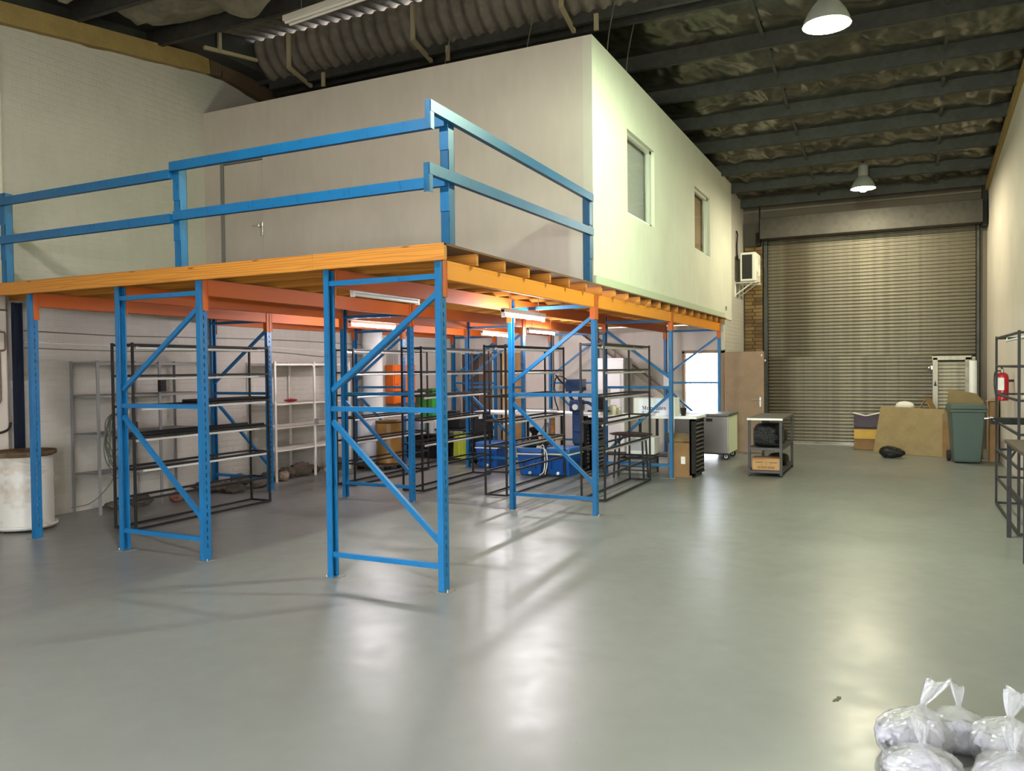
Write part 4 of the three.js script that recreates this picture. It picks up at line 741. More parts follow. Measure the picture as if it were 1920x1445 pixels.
  for (let i = 0; i < 4; i++) part(m, 'slat', rbox(0.6, 0.05, 0.4, 0, 0.03 + i * 0.065, 0, 0.006), M.greyPaint); part(m, 'corner_post', [bx(-0.29, -0.25, 0.005, 0.26, -0.19, 0.19), bx(0.25, 0.29, 0.005, 0.26, -0.19, 0.19)], M.greyPaint);
  single('teal_bag', (() => { const g = new THREE.IcosahedronGeometry(1, 4), p = g.attributes.position; for (let i = 0; i < p.count; i++) { const k = 0.8 + 0.4 * fbm(p.getX(i) * 2.6 + 9, p.getZ(i) * 2.6 + p.getY(i) * 2 + 9, 999, 999, 150, 4); p.setXYZ(i, p.getX(i) * 0.2 * k - 4.25, 0.11 + Math.max(-0.8, p.getY(i)) * 0.13 * k, p.getZ(i) * 0.17 * k - 13.78); } return smooth(g); })(), M.teal, 'crumpled teal plastic bag on the floor under the bench', 'bag');
}
{ // blue machine on the second bench, monitor, bucket and clutter
  const o = thing('blue_machine', 'dark blue press machine with white dial standing before the workbench', 'machine', [-5.03, 0, -12.95]);
  part(o, 'machine_base', [rbox(0.34, 0.05, 0.4, 0, 0.027, 0, 0.01), rbox(0.12, 0.45, 0.14, 0, 0.27, -0.02, 0.015)], M.black);
  part(o, 'column', [rbox(0.16, 0.62, 0.16, 0, 0.8, -0.02, 0.02), rbox(0.2, 0.2, 0.26, 0, 1.15, 0.02, 0.03)], M.machineBlue);
  part(o, 'dial', [cyl(0.05, 0.05, 0.03, 0, 0, 0, 24).rotateX(Math.PI / 2).translate(0.02, 1.13, 0.16), cyl(0.018, 0.018, 0.04, 0, 0, 0, 12).rotateX(Math.PI / 2).translate(0.02, 1.13, 0.165)], M.white, 'round white dial');
  part(o, 'control_box', [rbox(0.14, 0.3, 0.06, 0.03, 0.85, 0.08, 0.01), bx(-0.01, 0.02, 0.95, 0.975, 0.111, 0.115), bx(0.0, 0.03, 0.89, 0.91, 0.111, 0.115)], M.machineBlue);
  part(o, 'curved_arm', [wire([V(0.04, 1.22, 0), V(0.06, 1.34, 0.02), V(0.1, 1.42, 0.02), V(0.16, 1.44, 0.02)], 0.03, 20, 10), wire([V(0.08, 1.2, 0.02), V(0.2, 1.2, 0.02), V(0.3, 1.14, 0.02), V(0.36, 1.06, 0.02)], 0.028, 20, 10), wire([V(-0.05, 1.2, 0), V(-0.14, 1.32, 0), V(-0.12, 1.42, 0)], 0.028, 20, 10)], M.machineBlue);
  part(o, 'hopper', (() => { const s = new THREE.Shape(); s.moveTo(-0.14, 0); s.lineTo(0.15, 0.02); s.lineTo(0.15, 0.2); s.lineTo(-0.12, 0.2); s.lineTo(-0.16, 0.1); return new THREE.ExtrudeGeometry(s, { depth: 0.2, bevelEnabled: true, bevelSize: 0.008, bevelThickness: 0.008, bevelSegments: 1 }).translate(-0.03, 1.4, -0.1); })(), M.machineBlue);
  part(o, 'cable', [wire([V(-0.12, 1.55, 0), V(-0.3, 1.66, 0), V(-0.42, 1.6, -0.02), V(-0.45, 1.3, -0.05), V(-0.4, 1.05, -0.1)], 0.012, 30), wire([V(-0.14, 1.45, 0), V(-0.3, 1.56, 0), V(-0.4, 1.68, 0)], 0.016, 20)], M.cableBlack);
  part(o, 'motor_cup', [lathe([[0, 0], [0.075, 0], [0.1, 0.2], [0.09, 0.22], [0.05, 0.21], [0, 0.2]], 24).translate(0.46, 1.08, 0.02)], M.blackMatte, 'black ribbed cup on the arm');
  part(o, 'outrigger', [bar(V(0.2, 1.06, 0.02), V(0.6, 1.06, 0.02), 0.04, 0.025)], M.black);
  const k = thing('paper_stack', 'rounded white foam sheet lying on the workbench beside the machine', 'sheet', [-6.0, 0.9985, -13.4]);
  part(k, 'sheet', rbox(0.7, 0.05, 0.4, 0, 0.026, 0, 0.024, 3), M.white); part(k, 'black_strap', rbox(0.9, 0.012, 0.05, 0, 0.058, 0.1, 0.005), M.blackMatte);
  for (const [x, y, w, h, t] of [[-5.0, 1.17, 0.2, 0.34, 'pale grey carton on the workbench behind the blue machine'], [-4.72, 1.21, 0.18, 0.42, 'taller white carton on the workbench beside the black rack']]) single('small_carton', rbox(w, h, 0.2, x - 0.05, 0.9985 + h / 2, -13.6, 0.006), t[0] === 'p' ? std(0xb9bab4, 0.6) : M.white, t, 'box');
  const ea = thing('wooden_easel', 'orange brown timber cross stand under the workbench', 'stand', [-5.75, 0, -13.55]);
  part(ea, 'upright', rbox(0.07, 0.9, 0.05, 0, 0.452, 0, 0.004), M.wood); part(ea, 'cross_bar', rbox(0.42, 0.07, 0.05, 0, 0.52, 0.051, 0.004), M.wood);
  for (const [x, h, t] of [[-6.15, 0.42, 'grey cylinder canister under the workbench left of the timber stand'], [-5.95, 0.78, 'tall pale canister under the workbench behind the timber stand']]) single('canister', [lathe([[0, 0], [0.1, 0], [0.1, h * 0.85], [0.05, h * 0.95], [0.05, h], [0, h]], 22).translate(x, 0.001, -13.72)], h > 0.5 ? std(0xa8a6a4, 0.4, 0.2) : M.greyPaint, t, 'canister');
  single('black_funnel', [lathe([[0, 0], [0.09, 0.02], [0.05, 0.14], [0.1, 0.2], [0.1, 0.26], [0, 0.28]], 22).translate(-6.2, 0.425, -13.72)], M.blackMatte, 'black round fitting on top of the grey canister', 'fitting');
}
function cooler(label, pos, turn, hoses) {
  const o = thing('cooler_box', label, 'cooler', pos, turn, 'blue cooler boxes');
  const body = (h0, h1, w0, w1, d0, d1) => { const g = new RoundedBoxGeometry(1, h1 - h0, 1, 3, 0.05), p = g.attributes.position; for (let i = 0; i < p.count; i++) { const t = p.getY(i) / (h1 - h0) + 0.5; p.setXYZ(i, p.getX(i) * (w0 + (w1 - w0) * t), p.getY(i) + (h0 + h1) / 2, p.getZ(i) * (d0 + (d1 - d0) * t)); } g.computeVertexNormals(); return g; };
  part(o, 'cooler_body', body(0.002, 0.36, 0.36, 0.44, 0.44, 0.56), M.coolerBlue);
  part(o, 'white_band', rbox(0.46, 0.026, 0.58, 0, 0.37, 0, 0.012), M.white, 'white rim band');
  part(o, 'cooler_lid', rbox(0.45, 0.09, 0.57, 0, 0.43, 0, 0.03), M.coolerLid);
  part(o, 'drain_tap', [cyl(0.026, 0.026, 0.03, 0, 0, 0, 16).rotateX(Math.PI / 2).translate(0, 0.055, 0.245)], M.white);
  part(o, 'lid_strap', [bx(-0.12, -0.105, 0.12, 0.37, 0.255, 0.262), bx(0.1, 0.115, 0.12, 0.37, 0.255, 0.262)], M.cableBlack);
  if (hoses) part(o, 'air_hose', [wire([V(0.2, 0.5, 0.25), V(0.26, 0.52, 0.3), V(0.3, 0.3, 0.36), V(0.28, 0.1, 0.36), V(0.2, 0.03, 0.34)], 0.009, 30), wire([V(0.16, 0.48, 0.25), V(0.3, 0.45, 0.32), V(0.34, 0.25, 0.36), V(0.3, 0.05, 0.36)], 0.009, 30), lathe([[0, 0], [0.05, 0], [0.04, 0.06], [0, 0.06]], 14).translate(0.15, 0.45, 0.2)], M.cableWhite, 'white plastic hoses');
  return o;
}
cooler('blue cooler box with white hoses and black lid clutter between the racks', [-5.6, 0, -12.38], 0.1, true);
cooler('blue cooler box standing right under the blue machine', [-5.1, 0, -12.6], -0.05, false).position.set(-5.09, 0, -12.47);
cooler('blue cooler box standing alone behind the bright blue rack post', [-6.92, 0, -13.0], 0.05, false).position.set(-6.75, 0, -13.05);
single('black_cushion', (() => { const g = new THREE.IcosahedronGeometry(1, 4), p = g.attributes.position; for (let i = 0; i < p.count; i++) { const k = 0.85 + 0.35 * fbm(p.getX(i) * 3 + 9, p.getZ(i) * 3 + 9, 999, 999, 170, 3); p.setXYZ(i, p.getX(i) * 0.24 * k - 5.6, 0.515 + Math.max(-0.5, p.getY(i)) * 0.075 * k, p.getZ(i) * 0.25 * k - 12.4); } return smooth(g); })(), M.blackMatte, 'black crumpled cloth heaped on the hose cooler', 'cloth');
{
  const o = thing('black_blower', 'black ribbed blower box with a white sticker hung at the rack end', 'blower', [-6.3, 0.72, -11.86]);
  part(o, 'casing', [rbox(0.26, 0.3, 0.2, 0, 0.16, 0, 0.03), ...Array.from({ length: 6 }, (_, i) => rbox(0.275, 0.012, 0.215, 0, 0.05 + i * 0.035, 0, 0.005, 1))], M.blackMatte);
  part(o, 'top_cap', rbox(0.2, 0.07, 0.16, -0.02, 0.33, 0, 0.02), M.blackMatte);
  part(o, 'sticker', bx(-0.03, 0.04, 0.25, 0.33, 0.1085, 0.11), M.white, 'white square sticker');
}
// clutter at the far left: tan drum, pale drum, crates, buckets, green box
{
  const pal = thing('round_pallet', 'low dark round dolly under the tan and pale drums', 'dolly', [-8.62, 0, -12.15]);
  part(pal, 'dolly_deck', [cyl(0.46, 0.46, 0.03, 0, 0.085, 0, 32)], M.darkWood); part(pal, 'dolly_foot', [cyl(0.06, 0.06, 0.07, 0.3, 0.035, 0.2, 12), cyl(0.06, 0.06, 0.07, -0.3, 0.035, 0.2, 12), cyl(0.06, 0.06, 0.07, 0.3, 0.035, -0.2, 12), cyl(0.06, 0.06, 0.07, -0.3, 0.035, -0.2, 12)], M.blackMatte);
  const d = thing('tan_drum', 'tan fibre drum standing beside a pale ribbed drum', 'drum', [-8.42, 0.101, -12.15]);
  part(d, 'drum_body', lathe([[0, 0], [0.23, 0], [0.235, 0.02], [0.23, 0.04], [0.23, 0.36], [0.237, 0.37], [0.23, 0.38], [0.23, 0.7], [0.237, 0.72], [0.23, 0.74], [0, 0.74]], 36), std(0x8f6a32, 0.4)); part(d, 'drum_lid', lathe([[0, 0.74], [0.24, 0.74], [0.24, 0.78], [0, 0.785]], 36), std(0x6e5227, 0.5));
  const e = thing('pale_drum', 'pale grey ribbed drum beside the tan drum', 'drum', [-8.86, 0.101, -12.13]);
  part(e, 'drum_body', lathe([[0, 0], [0.2, 0], [0.2, 0.22], [0.21, 0.24], [0.2, 0.26], [0.2, 0.5], [0.21, 0.52], [0.2, 0.54], [0.2, 0.76], [0, 0.78]], 36), std(0xb4b3b8, 0.5));
  const bench = thing('low_bench', 'black low bench holding white buckets and black crates', 'bench', [-8.45, 0, -14.1]);
  part(bench, 'bench_top', rbox(1.5, 0.03, 0.6, 0, 0.47, 0, 0.005), M.blackMatte); for (const a of [-0.7, 0.7]) for (const b of [-0.26, 0.26]) part(bench, 'leg', bx(a - 0.02, a + 0.02, 0, 0.455, b - 0.02, b + 0.02), M.black);
  const B = 'white plastic bucket on the black low bench';
  for (const [i, x] of [-8.95, -8.68, -8.36, -8.1].entries()) { const u = thing('plastic_bucket', B, 'bucket', [x, 0.486, -14.05 - (i % 2) * 0.08], i, 'white buckets on the low bench'); part(u, 'bucket_body', lathe([[0, 0], [0.105, 0], [0.13, 0.27], [0.138, 0.27], [0.138, 0.285], [0.125, 0.285], [0.1, 0.01], [0, 0.01]], 28), i === 0 ? std(0x9aa0ac, 0.5) : M.white); part(u, 'handle', wire([V(-0.14, 0.26, 0), V(-0.1, 0.3, 0.06), V(0, 0.31, 0.08), V(0.1, 0.3, 0.06), V(0.14, 0.26, 0)], 0.004, 20), M.zinc); }
  const C = 'black plastic crate stacked under the low bench';
  for (const [x, y] of [[-8.95, 0.001], [-8.45, 0.001], [-7.95, 0.001], [-8.95, 0.222], [-8.4, 0.222]]) { const k = thing('plastic_crate', C, 'crate', [x, y, -14.1], 0, 'black crates under the low bench'); part(k, 'crate_wall', [bx(-0.22, 0.22, 0.001, 0.2, 0.18, 0.174), bx(-0.22, 0.22, 0.001, 0.2, -0.18, -0.174), bx(-0.22, -0.214, 0.001, 0.2, -0.18, 0.18), bx(0.214, 0.22, 0.001, 0.2, -0.18, 0.18), bx(-0.22, 0.22, 0.001, 0.008, -0.18, 0.18)], M.blackMatte); part(k, 'crate_rim', [bx(-0.23, 0.23, 0.2, 0.215, 0.19, 0.17), bx(-0.23, 0.23, 0.2, 0.215, -0.19, -0.17), bx(-0.23, -0.21, 0.2, 0.215, -0.19, 0.19), bx(0.21, 0.23, 0.2, 0.215, -0.19, 0.19)], M.blackMatte); }
  const gb = thing('green_bin', 'tall bright green bin with a dark lid standing behind the racks', 'bin', [-9.25, 0, -14.95]);
  part(gb, 'bin_body', (() => { const g = new RoundedBoxGeometry(1, 1.3, 1, 2, 0.04), p = g.attributes.position; for (let i = 0; i < p.count; i++) { const t = p.getY(i) / 1.3 + 0.5; p.setXYZ(i, p.getX(i) * (0.3 + 0.08 * t), p.getY(i) + 0.66, p.getZ(i) * (0.32 + 0.1 * t)); } g.computeVertexNormals(); return g; })(), M.crateGreen); part(gb, 'bin_lid', rbox(0.42, 0.07, 0.46, 0, 1.35, 0, 0.03), std(0x2c5e2a, 0.5));
  single('lime_cloth', (() => { const g = new THREE.BoxGeometry(0.3, 0.5, 0.02, 20, 20, 1), p = g.attributes.position; for (let i = 0; i < p.count; i++) p.setXYZ(i, p.getX(i) * (1 - 0.2 * p.getY(i)) - 7.62, p.getY(i) + 0.33, p.getZ(i) + 0.04 * Math.sin(p.getX(i) * 40) - 13.4); g.computeVertexNormals(); return g; })(), M.lime, 'lime yellow cloth hanging below the black counter edge', 'cloth');
  const st = thing('dark_stand', 'dark counter stand beneath the lime cloth', 'stand', [-7.75, 0, -13.55]); part(st, 'stand_top', rbox(0.8, 0.03, 0.5, 0, 0.63, 0, 0.005), M.blackMatte); for (const a of [-0.36, 0.36]) for (const b of [-0.2, 0.2]) part(st, 'leg', bx(a - 0.02, a + 0.02, 0, 0.615, b - 0.02, b + 0.02), M.black);
  const hp = thing('black_machine', 'black compact machine on the dark counter stand', 'machine', [-7.8, 0.6465, -13.55]); part(hp, 'casing', rbox(0.36, 0.2, 0.3, 0, 0.101, 0, 0.03), M.blackMatte); part(hp, 'feed_hood', [rbox(0.2, 0.16, 0.2, -0.05, 0.27, 0, 0.03)], M.blackMatte);
  single('notice_board', [rbox(0.16, 0.26, 0.01, -4.4, 1.52, -16.55, 0.002)], M.white, 'small white notice hung on the frame before the bright doorway', 'notice');
}
// ------------------------------------------------------------------ steel chest counter
{
  const o = thing('steel_chest', 'stainless steel chest counter on castors by the doorway', 'counter');
  const x0 = -3.98, x1 = -2.94, zf = -15.48, zb = -16.42;
  part(o, 'front_panel', rbox(x1 - x0, 0.71, 0.03, (x0 + x1) / 2, 0.485, zf - 0.015, 0.012), M.steel);
  part(o, 'body', bx(x0, x1 - 0.03, 0.13, 0.84, zf - 0.03, zb), M.steel);
  part(o, 'side_panel', bx(x1 - 0.03, x1, 0.13, 0.84, zf - 0.03, zb), M.mintPanel, 'pale mint side panel');
  part(o, 'counter_top', rbox(x1 - x0 + 0.04, 0.05, zf - zb + 0.04, (x0 + x1) / 2, 0.865, (zf + zb) / 2, 0.01), M.steelTop);
  part(o, 'badge', bx(-3.36, -3.24, 0.74, 0.8, zf + 0.003, zf), M.blackMatte);
  part(o, 'axle_bar', [bx(x0 + 0.05, x1 - 0.01, 0.105, 0.13, zf - 0.07, zf - 0.1), bx(x0 + 0.05, x1 - 0.01, 0.105, 0.13, zb + 0.2, zb + 0.23)], M.black);
  for (const [x, z] of [[x1 - 0.06, zf - 0.09], [x1 - 0.06, zb + 0.2], [x0 + 0.1, zf - 0.09], [x0 + 0.1, zb + 0.2]]) { const c = part(o, 'castor', [new THREE.TorusGeometry(0.05, 0.018, 10, 24).translate(x, 0.068, z), bx(x - 0.01, x + 0.01, 0.06, 0.12, z - 0.025, z + 0.025)], M.rubber); part(c, 'castor_hub', cyl(0.036, 0.036, 0.02, 0, 0, 0, 16).rotateX(Math.PI / 2).translate(x, 0.068, z), M.zinc); }
  base(o);
}
// ------------------------------------------------------------------ trolley table
{
  const o = thing('trolley_table', 'dark metal table with two lower shelves standing on the open floor', 'table'), x0 = -2.235, x1 = -1.7, z0 = -13.43, z1 = -14.93;
  part(o, 'table_top', [rbox(x1 - x0 + 0.02, 0.035, z0 - z1 + 0.02, (x0 + x1) / 2, 0.935, (z0 + z1) / 2, 0.004)], M.steelTop);
  part(o, 'top_edge', rbox(x1 - x0 + 0.024, 0.034, 0.008, (x0 + x1) / 2, 0.935, z0 + 0.013, 0.002), M.white, 'white front edge');
  for (const x of [x0 + 0.02, x1 - 0.02]) for (const z of [z0 - 0.02, z1 + 0.02]) { const l = part(o, 'leg', bx(x - 0.02, x + 0.02, 0.02, 0.918, z - 0.02, z + 0.02), M.greyPaint.clone()); l.material.color.set(0x413e3e); part(l, 'foot', cyl(0.018, 0.02, 0.022, x, 0.011, z, 12), M.rubber); }
  const fm = std(0x454244, 0.5, 0.2);
  for (const y of [0.47, 0.1]) part(o, 'shelf', [bx(x0 + 0.01, x1 - 0.01, y - 0.006, y, z0 - 0.01, z1 + 0.01), bx(x0 + 0.04, x1 - 0.04, y - 0.04, y, z0, z0 - 0.03), bx(x0 + 0.04, x1 - 0.04, y - 0.04, y, z1, z1 + 0.03), bx(x0, x0 + 0.03, y - 0.04, y, z0 - 0.04, z1 + 0.04), bx(x1 - 0.03, x1, y - 0.04, y, z0 - 0.04, z1 + 0.04)], fm);
  base(o);
  const bagGeo = (sx, sy, sz, s, boxy) => { const g = new THREE.IcosahedronGeometry(1, 5), p = g.attributes.position; for (let i = 0; i < p.count; i++) { let a = p.getX(i), b = p.getY(i), c = p.getZ(i); const f = Math.pow(Math.pow(Math.abs(a), boxy) + Math.pow(Math.abs(b), boxy) + Math.pow(Math.abs(c), boxy), -1 / boxy); const r1 = Math.abs(fbm(a * 3 + b * 2 + s, c * 3 - b * 2 + s, 9999, 9999, 200 + s, 3) - 0.5), k = f * (1.02 - 0.28 * r1 + 0.1 * (fbm(a * 1.5 + s, c * 1.5 + s, 9999, 9999, 220, 2) - 0.5)); p.setXYZ(i, a * sx * k, b * sy * k, c * sz * k); } const q = smooth(g); q.computeBoundingBox(); q.translate(0, -q.boundingBox.min.y, 0); return q; };
  single('black_bag', bagGeo(0.22, 0.18, 0.3, 3, 7).translate(-1.955, 0.471, -13.82), M.blackGloss, 'large glossy black plastic bag filling the upper shelf of the trolley table', 'bag');
  single('black_bag', bagGeo(0.2, 0.12, 0.26, 5, 3).translate(-1.95, 0.471, -14.5), M.blackGloss, 'second black plastic bag at the back of the trolley shelf', 'bag');
  single('black_bag', bagGeo(0.17, 0.1, 0.2, 8, 3).translate(-1.88, 0.101, -14.35), M.blackGloss, 'black plastic bag slumped on the lowest trolley shelf', 'bag');
  single('cardboard_box', rbox(0.26, 0.12, 0.3, -2.05, 0.161, -14.25, 0.004), M.card, 'small plain cardboard box behind the printed carton on the trolley', 'box');
  const nb = thing('printed_carton', 'brown carton printed NOVASUN upside down on the lowest trolley shelf', 'box', [-1.955, 0.1015, -13.62]);
  part(nb, 'carton', rbox(0.44, 0.2, 0.3, 0, 0.101, 0, 0.004), M.card);
  part(nb, 'box_flap', bar(V(-0.22, 0.203, 0.14), V(0.22, 0.215, 0.1), 0.12, 0.004), M.card);
  part(nb, 'print_panel', new THREE.PlaneGeometry(0.43, 0.19).translate(0, 0.1, 0.1515), writing(640, 284, (c, w, h) => {
    c.fillStyle = '#b58a5c'; c.fillRect(0, 0, w, h); c.translate(w / 2, h / 2); c.rotate(Math.PI); c.translate(-w / 2, -h / 2); c.fillStyle = '#3a2416'; c.textAlign = 'center';
    c.font = 'bold 78px serif'; c.fillText('NOVASUN', w * 0.5, h * 0.32); c.fillRect(w * 0.1, h * 0.62, w * 0.3, 12); c.fillRect(w * 0.62, h * 0.62, w * 0.28, 12); c.lineWidth = 6; c.strokeStyle = '#7a4a2a'; c.beginPath(); c.arc(w * 0.5, h * 0.6, 30, 0, 7); c.stroke(); c.fillRect(w * 0.33, h * 0.42, 10, 24); c.fillRect(w * 0.66, h * 0.42, 10, 24); }));
}
// ------------------------------------------------------------------ cardboard heap, black bag, wheelie bin by the shutter
{
  const o = thing('cardboard_box', 'cardboard box with a folded yellow flap below the shutter', 'box', [-0.62, 0, -18.62]);
  part(o, 'box_side', [bx(-0.25, 0.25, 0.002, 0.44, 0.2, 0.194), bx(-0.25, 0.25, 0.002, 0.44, -0.2, -0.194), bx(-0.25, -0.244, 0.002, 0.44, -0.2, 0.2), bx(0.244, 0.25, 0.002, 0.44, -0.2, 0.2), bx(-0.25, 0.25, 0.002, 0.008, -0.2, 0.2)], M.card);
  part(o, 'box_flap', bar(V(0, 0.44, 0.202), V(0, 0.24, 0.25), 0.5, 0.005), M.cardYellow, 'yellow folded flap');
  const p = thing('open_carton', 'open carton with dark plum inside leaning on the cardboard box', 'box', [-0.6, 0.444, -18.7], 0.05);
  part(p, 'box_side', [bx(-0.28, 0.28, 0, 0.3, -0.16, -0.166), bx(-0.28, 0.28, 0, 0.006, -0.16, 0.16)], std(0x3d2a33, 0.5)); part(p, 'box_end', [bar(V(-0.28, 0, 0), V(-0.33, 0.36, 0), 0.32, 0.006), bar(V(0.28, 0, 0), V(0.32, 0.3, 0), 0.32, 0.006)], M.cardPale);
  part(p, 'white_flap', [bar(V(-0.3, 0.33, 0.02), V(-0.05, 0.27, 0.06), 0.24, 0.006), bar(V(-0.05, 0.27, 0.06), V(0.36, 0.37, 0.02), 0.24, 0.006)], M.white, 'white torn flap');
  const s = thing('cardboard_sheet', 'large flat cardboard sheet leaning in front of the heap', 'cardboard'), sh = new THREE.Shape(); sh.moveTo(-0.71, 0); sh.lineTo(0.72, -0.0); sh.lineTo(0.66, 0.93); sh.lineTo(-0.62, 0.95);
  const g = new THREE.ExtrudeGeometry(sh, { depth: 0.012, bevelEnabled: false }).rotateX(-0.16); part(s, 'sheet', g, M.cardPale); s.position.set(0.17, 0.004, -17.68); s.rotation.y = -0.4;
  const q = thing('folded_cardboard', 'folded cardboard pieces sticking up behind the large sheet', 'cardboard', [0.2, 0, -18.5], -0.2);
  part(q, 'fold', [rbox(0.7, 0.85, 0.2, -0.05, 0.427, 0, 0.006)], M.card); part(q, 'fold', bar(V(0.1, 0.75, 0.02), V(0.3, 1.1, 0.0), 0.35, 0.02), M.cardPale); part(q, 'fold', bar(V(0.32, 1.1, 0.0), V(0.46, 0.85, 0.02), 0.3, 0.02), M.card); part(q, 'paper_lump', new THREE.IcosahedronGeometry(0.16, 1).scale(1.2, 0.7, 0.7).translate(-0.1, 0.93, 0), M.creamPaint);
  const bag = single('black_bag', (() => { const g = new THREE.IcosahedronGeometry(1, 5), p = g.attributes.position; for (let i = 0; i < p.count; i++) { const a = p.getX(i), b = p.getY(i), c = p.getZ(i), k = 0.95 - 0.5 * Math.abs(fbm(a * 2.6 + 40 + b, c * 2.6 + 40 - b, 9999, 9999, 260, 3) - 0.5) + (a < -0.3 ? 0.12 * b : 0); p.setXYZ(i, a * 0.25 * k - 0.12, 0.1 + Math.max(-0.75, b) * 0.12 * k * (1.1 - 0.3 * a), c * 0.16 * k - 17.02); } return smooth(g); })(), M.blackGloss, 'crumpled black bag lying before the leaning cardboard sheet', 'bag');
  const k1 = thing('bent_cardboard', 'bent cardboard sheet standing behind the wheelie bin', 'cardboard', [1.0, 0, -17.35]);
  part(k1, 'sheet', (() => { const s2 = new THREE.Shape(); s2.moveTo(-0.26, 0.0); s2.lineTo(-0.16, 1.33); s2.lineTo(0.3, 1.24); s2.lineTo(0.42, 1.1); s2.lineTo(0.42, 0.0); return new THREE.ExtrudeGeometry(s2, { depth: 0.015, bevelEnabled: false }); })(), M.cardPale);
  part(k1, 'torn_flap', (() => { const s2 = new THREE.Shape(); s2.moveTo(-0.26, 0.72); s2.lineTo(-0.2, 1.05); s2.lineTo(0.0, 1.05); s2.lineTo(-0.06, 0.66); return new THREE.ExtrudeGeometry(s2, { depth: 0.01, bevelEnabled: false }).translate(0, 0, 0.06); })(), M.cardPale);
  part(k1, 'side_panel', bx(-0.26, -0.08, 0, 0.85, 0.03, 0.045), M.card);
  const k2 = thing('brown_carton', 'big brown carton between wheelie bin and right wall', 'box', [1.5, 0, -17.14]);
  part(k2, 'carton', rbox(0.14, 1.1, 0.34, 0.06, 0.551, 0, 0.006), M.card); part(k2, 'box_flap', bar(V(-0.05, 1.1, 0), V(0.14, 1.17, 0), 0.33, 0.008), M.cardPale);
  const tp = single('plastic_tube', [lathe([[0, 0], [0.065, 0], [0.065, 1.86], [0.06, 1.86], [0.06, 0.01], [0, 0.01]], 24).translate(1.26, 0.001, -17.5)], M.white, 'tall white plastic tube standing behind the bent cardboard', 'tube');
  const b = thing('wheelie_bin', 'dark grey green wheelie bin with closed lid', 'bin', [1.09, 0, -16.72], 0.08);
  const taper = (h0, h1, w0, w1, d0, d1, r) => { const g = new RoundedBoxGeometry(1, h1 - h0, 1, 3, r), p = g.attributes.position; for (let i = 0; i < p.count; i++) { const t = p.getY(i) / (h1 - h0) + 0.5; p.setXYZ(i, p.getX(i) * (w0 + (w1 - w0) * t), p.getY(i) + (h0 + h1) / 2, p.getZ(i) * (d0 + (d1 - d0) * t)); } g.computeVertexNormals(); return g; };
  part(b, 'bin_body', taper(0.02, 0.95, 0.43, 0.54, 0.4, 0.56, 0.05), M.binGreen); part(b, 'bin_rim', rbox(0.6, 0.06, 0.62, 0, 0.955, 0, 0.02), M.binGreen);
  part(b, 'bin_lid', (() => { const g = taper(0.985, 1.07, 0.6, 0.54, 0.66, 0.6, 0.03); return g; })(), M.binGreen); part(b, 'lid_handle', [rod(V(-0.2, 1.03, -0.33), V(0.2, 1.03, -0.33), 0.016)], M.binGreen);
  part(b, 'bin_label', bx(-0.07, 0.07, 0.83, 0.87, 0.265, 0.268), std(0x9aa79f, 0.6));
  for (const s3 of [-1, 1]) part(b, 'wheel', [cyl(0.1, 0.1, 0.05, 0, 0, 0, 24).rotateZ(Math.PI / 2).translate(s3 * 0.25, 0.101, -0.2)], M.rubber);
}
{ // fire extinguisher on the right wall
  const o = thing('fire_extinguisher', 'red fire extinguisher with a white label on the right wall', 'fire extinguisher', [1.5, 1.2, -15.1]);
  part(o, 'cylinder', lathe([[0, 0], [0.085, 0], [0.09, 0.02], [0.09, 0.38], [0.075, 0.43], [0.03, 0.455], [0, 0.455]], 30), M.red);
  part(o, 'label', (() => new THREE.CylinderGeometry(0.091, 0.091, 0.2, 24, 1, true, -1.7, 1.9).translate(0, 0.27, 0))(), std(0xe0dcd8, 0.6, 0, dbl), 'white instruction label');
  part(o, 'valve', [cyl(0.022, 0.026, 0.06, 0, 0.48, 0, 14)], M.zinc);
  part(o, 'handle', [bar(V(0, 0.51, 0.02), V(-0.02, 0.56, -0.09), 0.022, 0.012), bar(V(0, 0.5, 0.01), V(0, 0.5, -0.09), 0.022, 0.01)], M.blackMatte);
  part(o, 'hose', wire([V(-0.02, 0.48, 0), V(-0.1, 0.46, 0.02), V(-0.115, 0.3, 0.03), V(-0.1, 0.1, 0.03)], 0.01, 24), M.cableBlack);
  part(o, 'wall_bracket', [bx(0.06, 0.16, 0.3, 0.34, -0.03, 0.03)], M.dark);
}
{ // dark table at the right edge
  const o = thing('dark_table', 'dark brown topped steel table in front of the right wall rack', 'table', [1.4, 0, -9.02]);
  part(o, 'table_top', rbox(0.62, 0.035, 1.32, -0.11, 0.995, 0, 0.004), M.darkWood);
  for (const a of [-0.38, 0.14]) for (const b of [-0.62, 0.6]) part(o, 'leg', [bx(a - 0.02, a + 0.02, 0, 0.977, b - 0.02, b + 0.02), bar(V(a, 0.8, b), V(a - Math.sign(a) * 0.1, 0.975, b), 0.02, 0.02)], M.black);
  part(o, 'stretcher', [bx(-0.39, -0.37, 0.5, 0.53, -0.62, 0.6)], M.black);
}
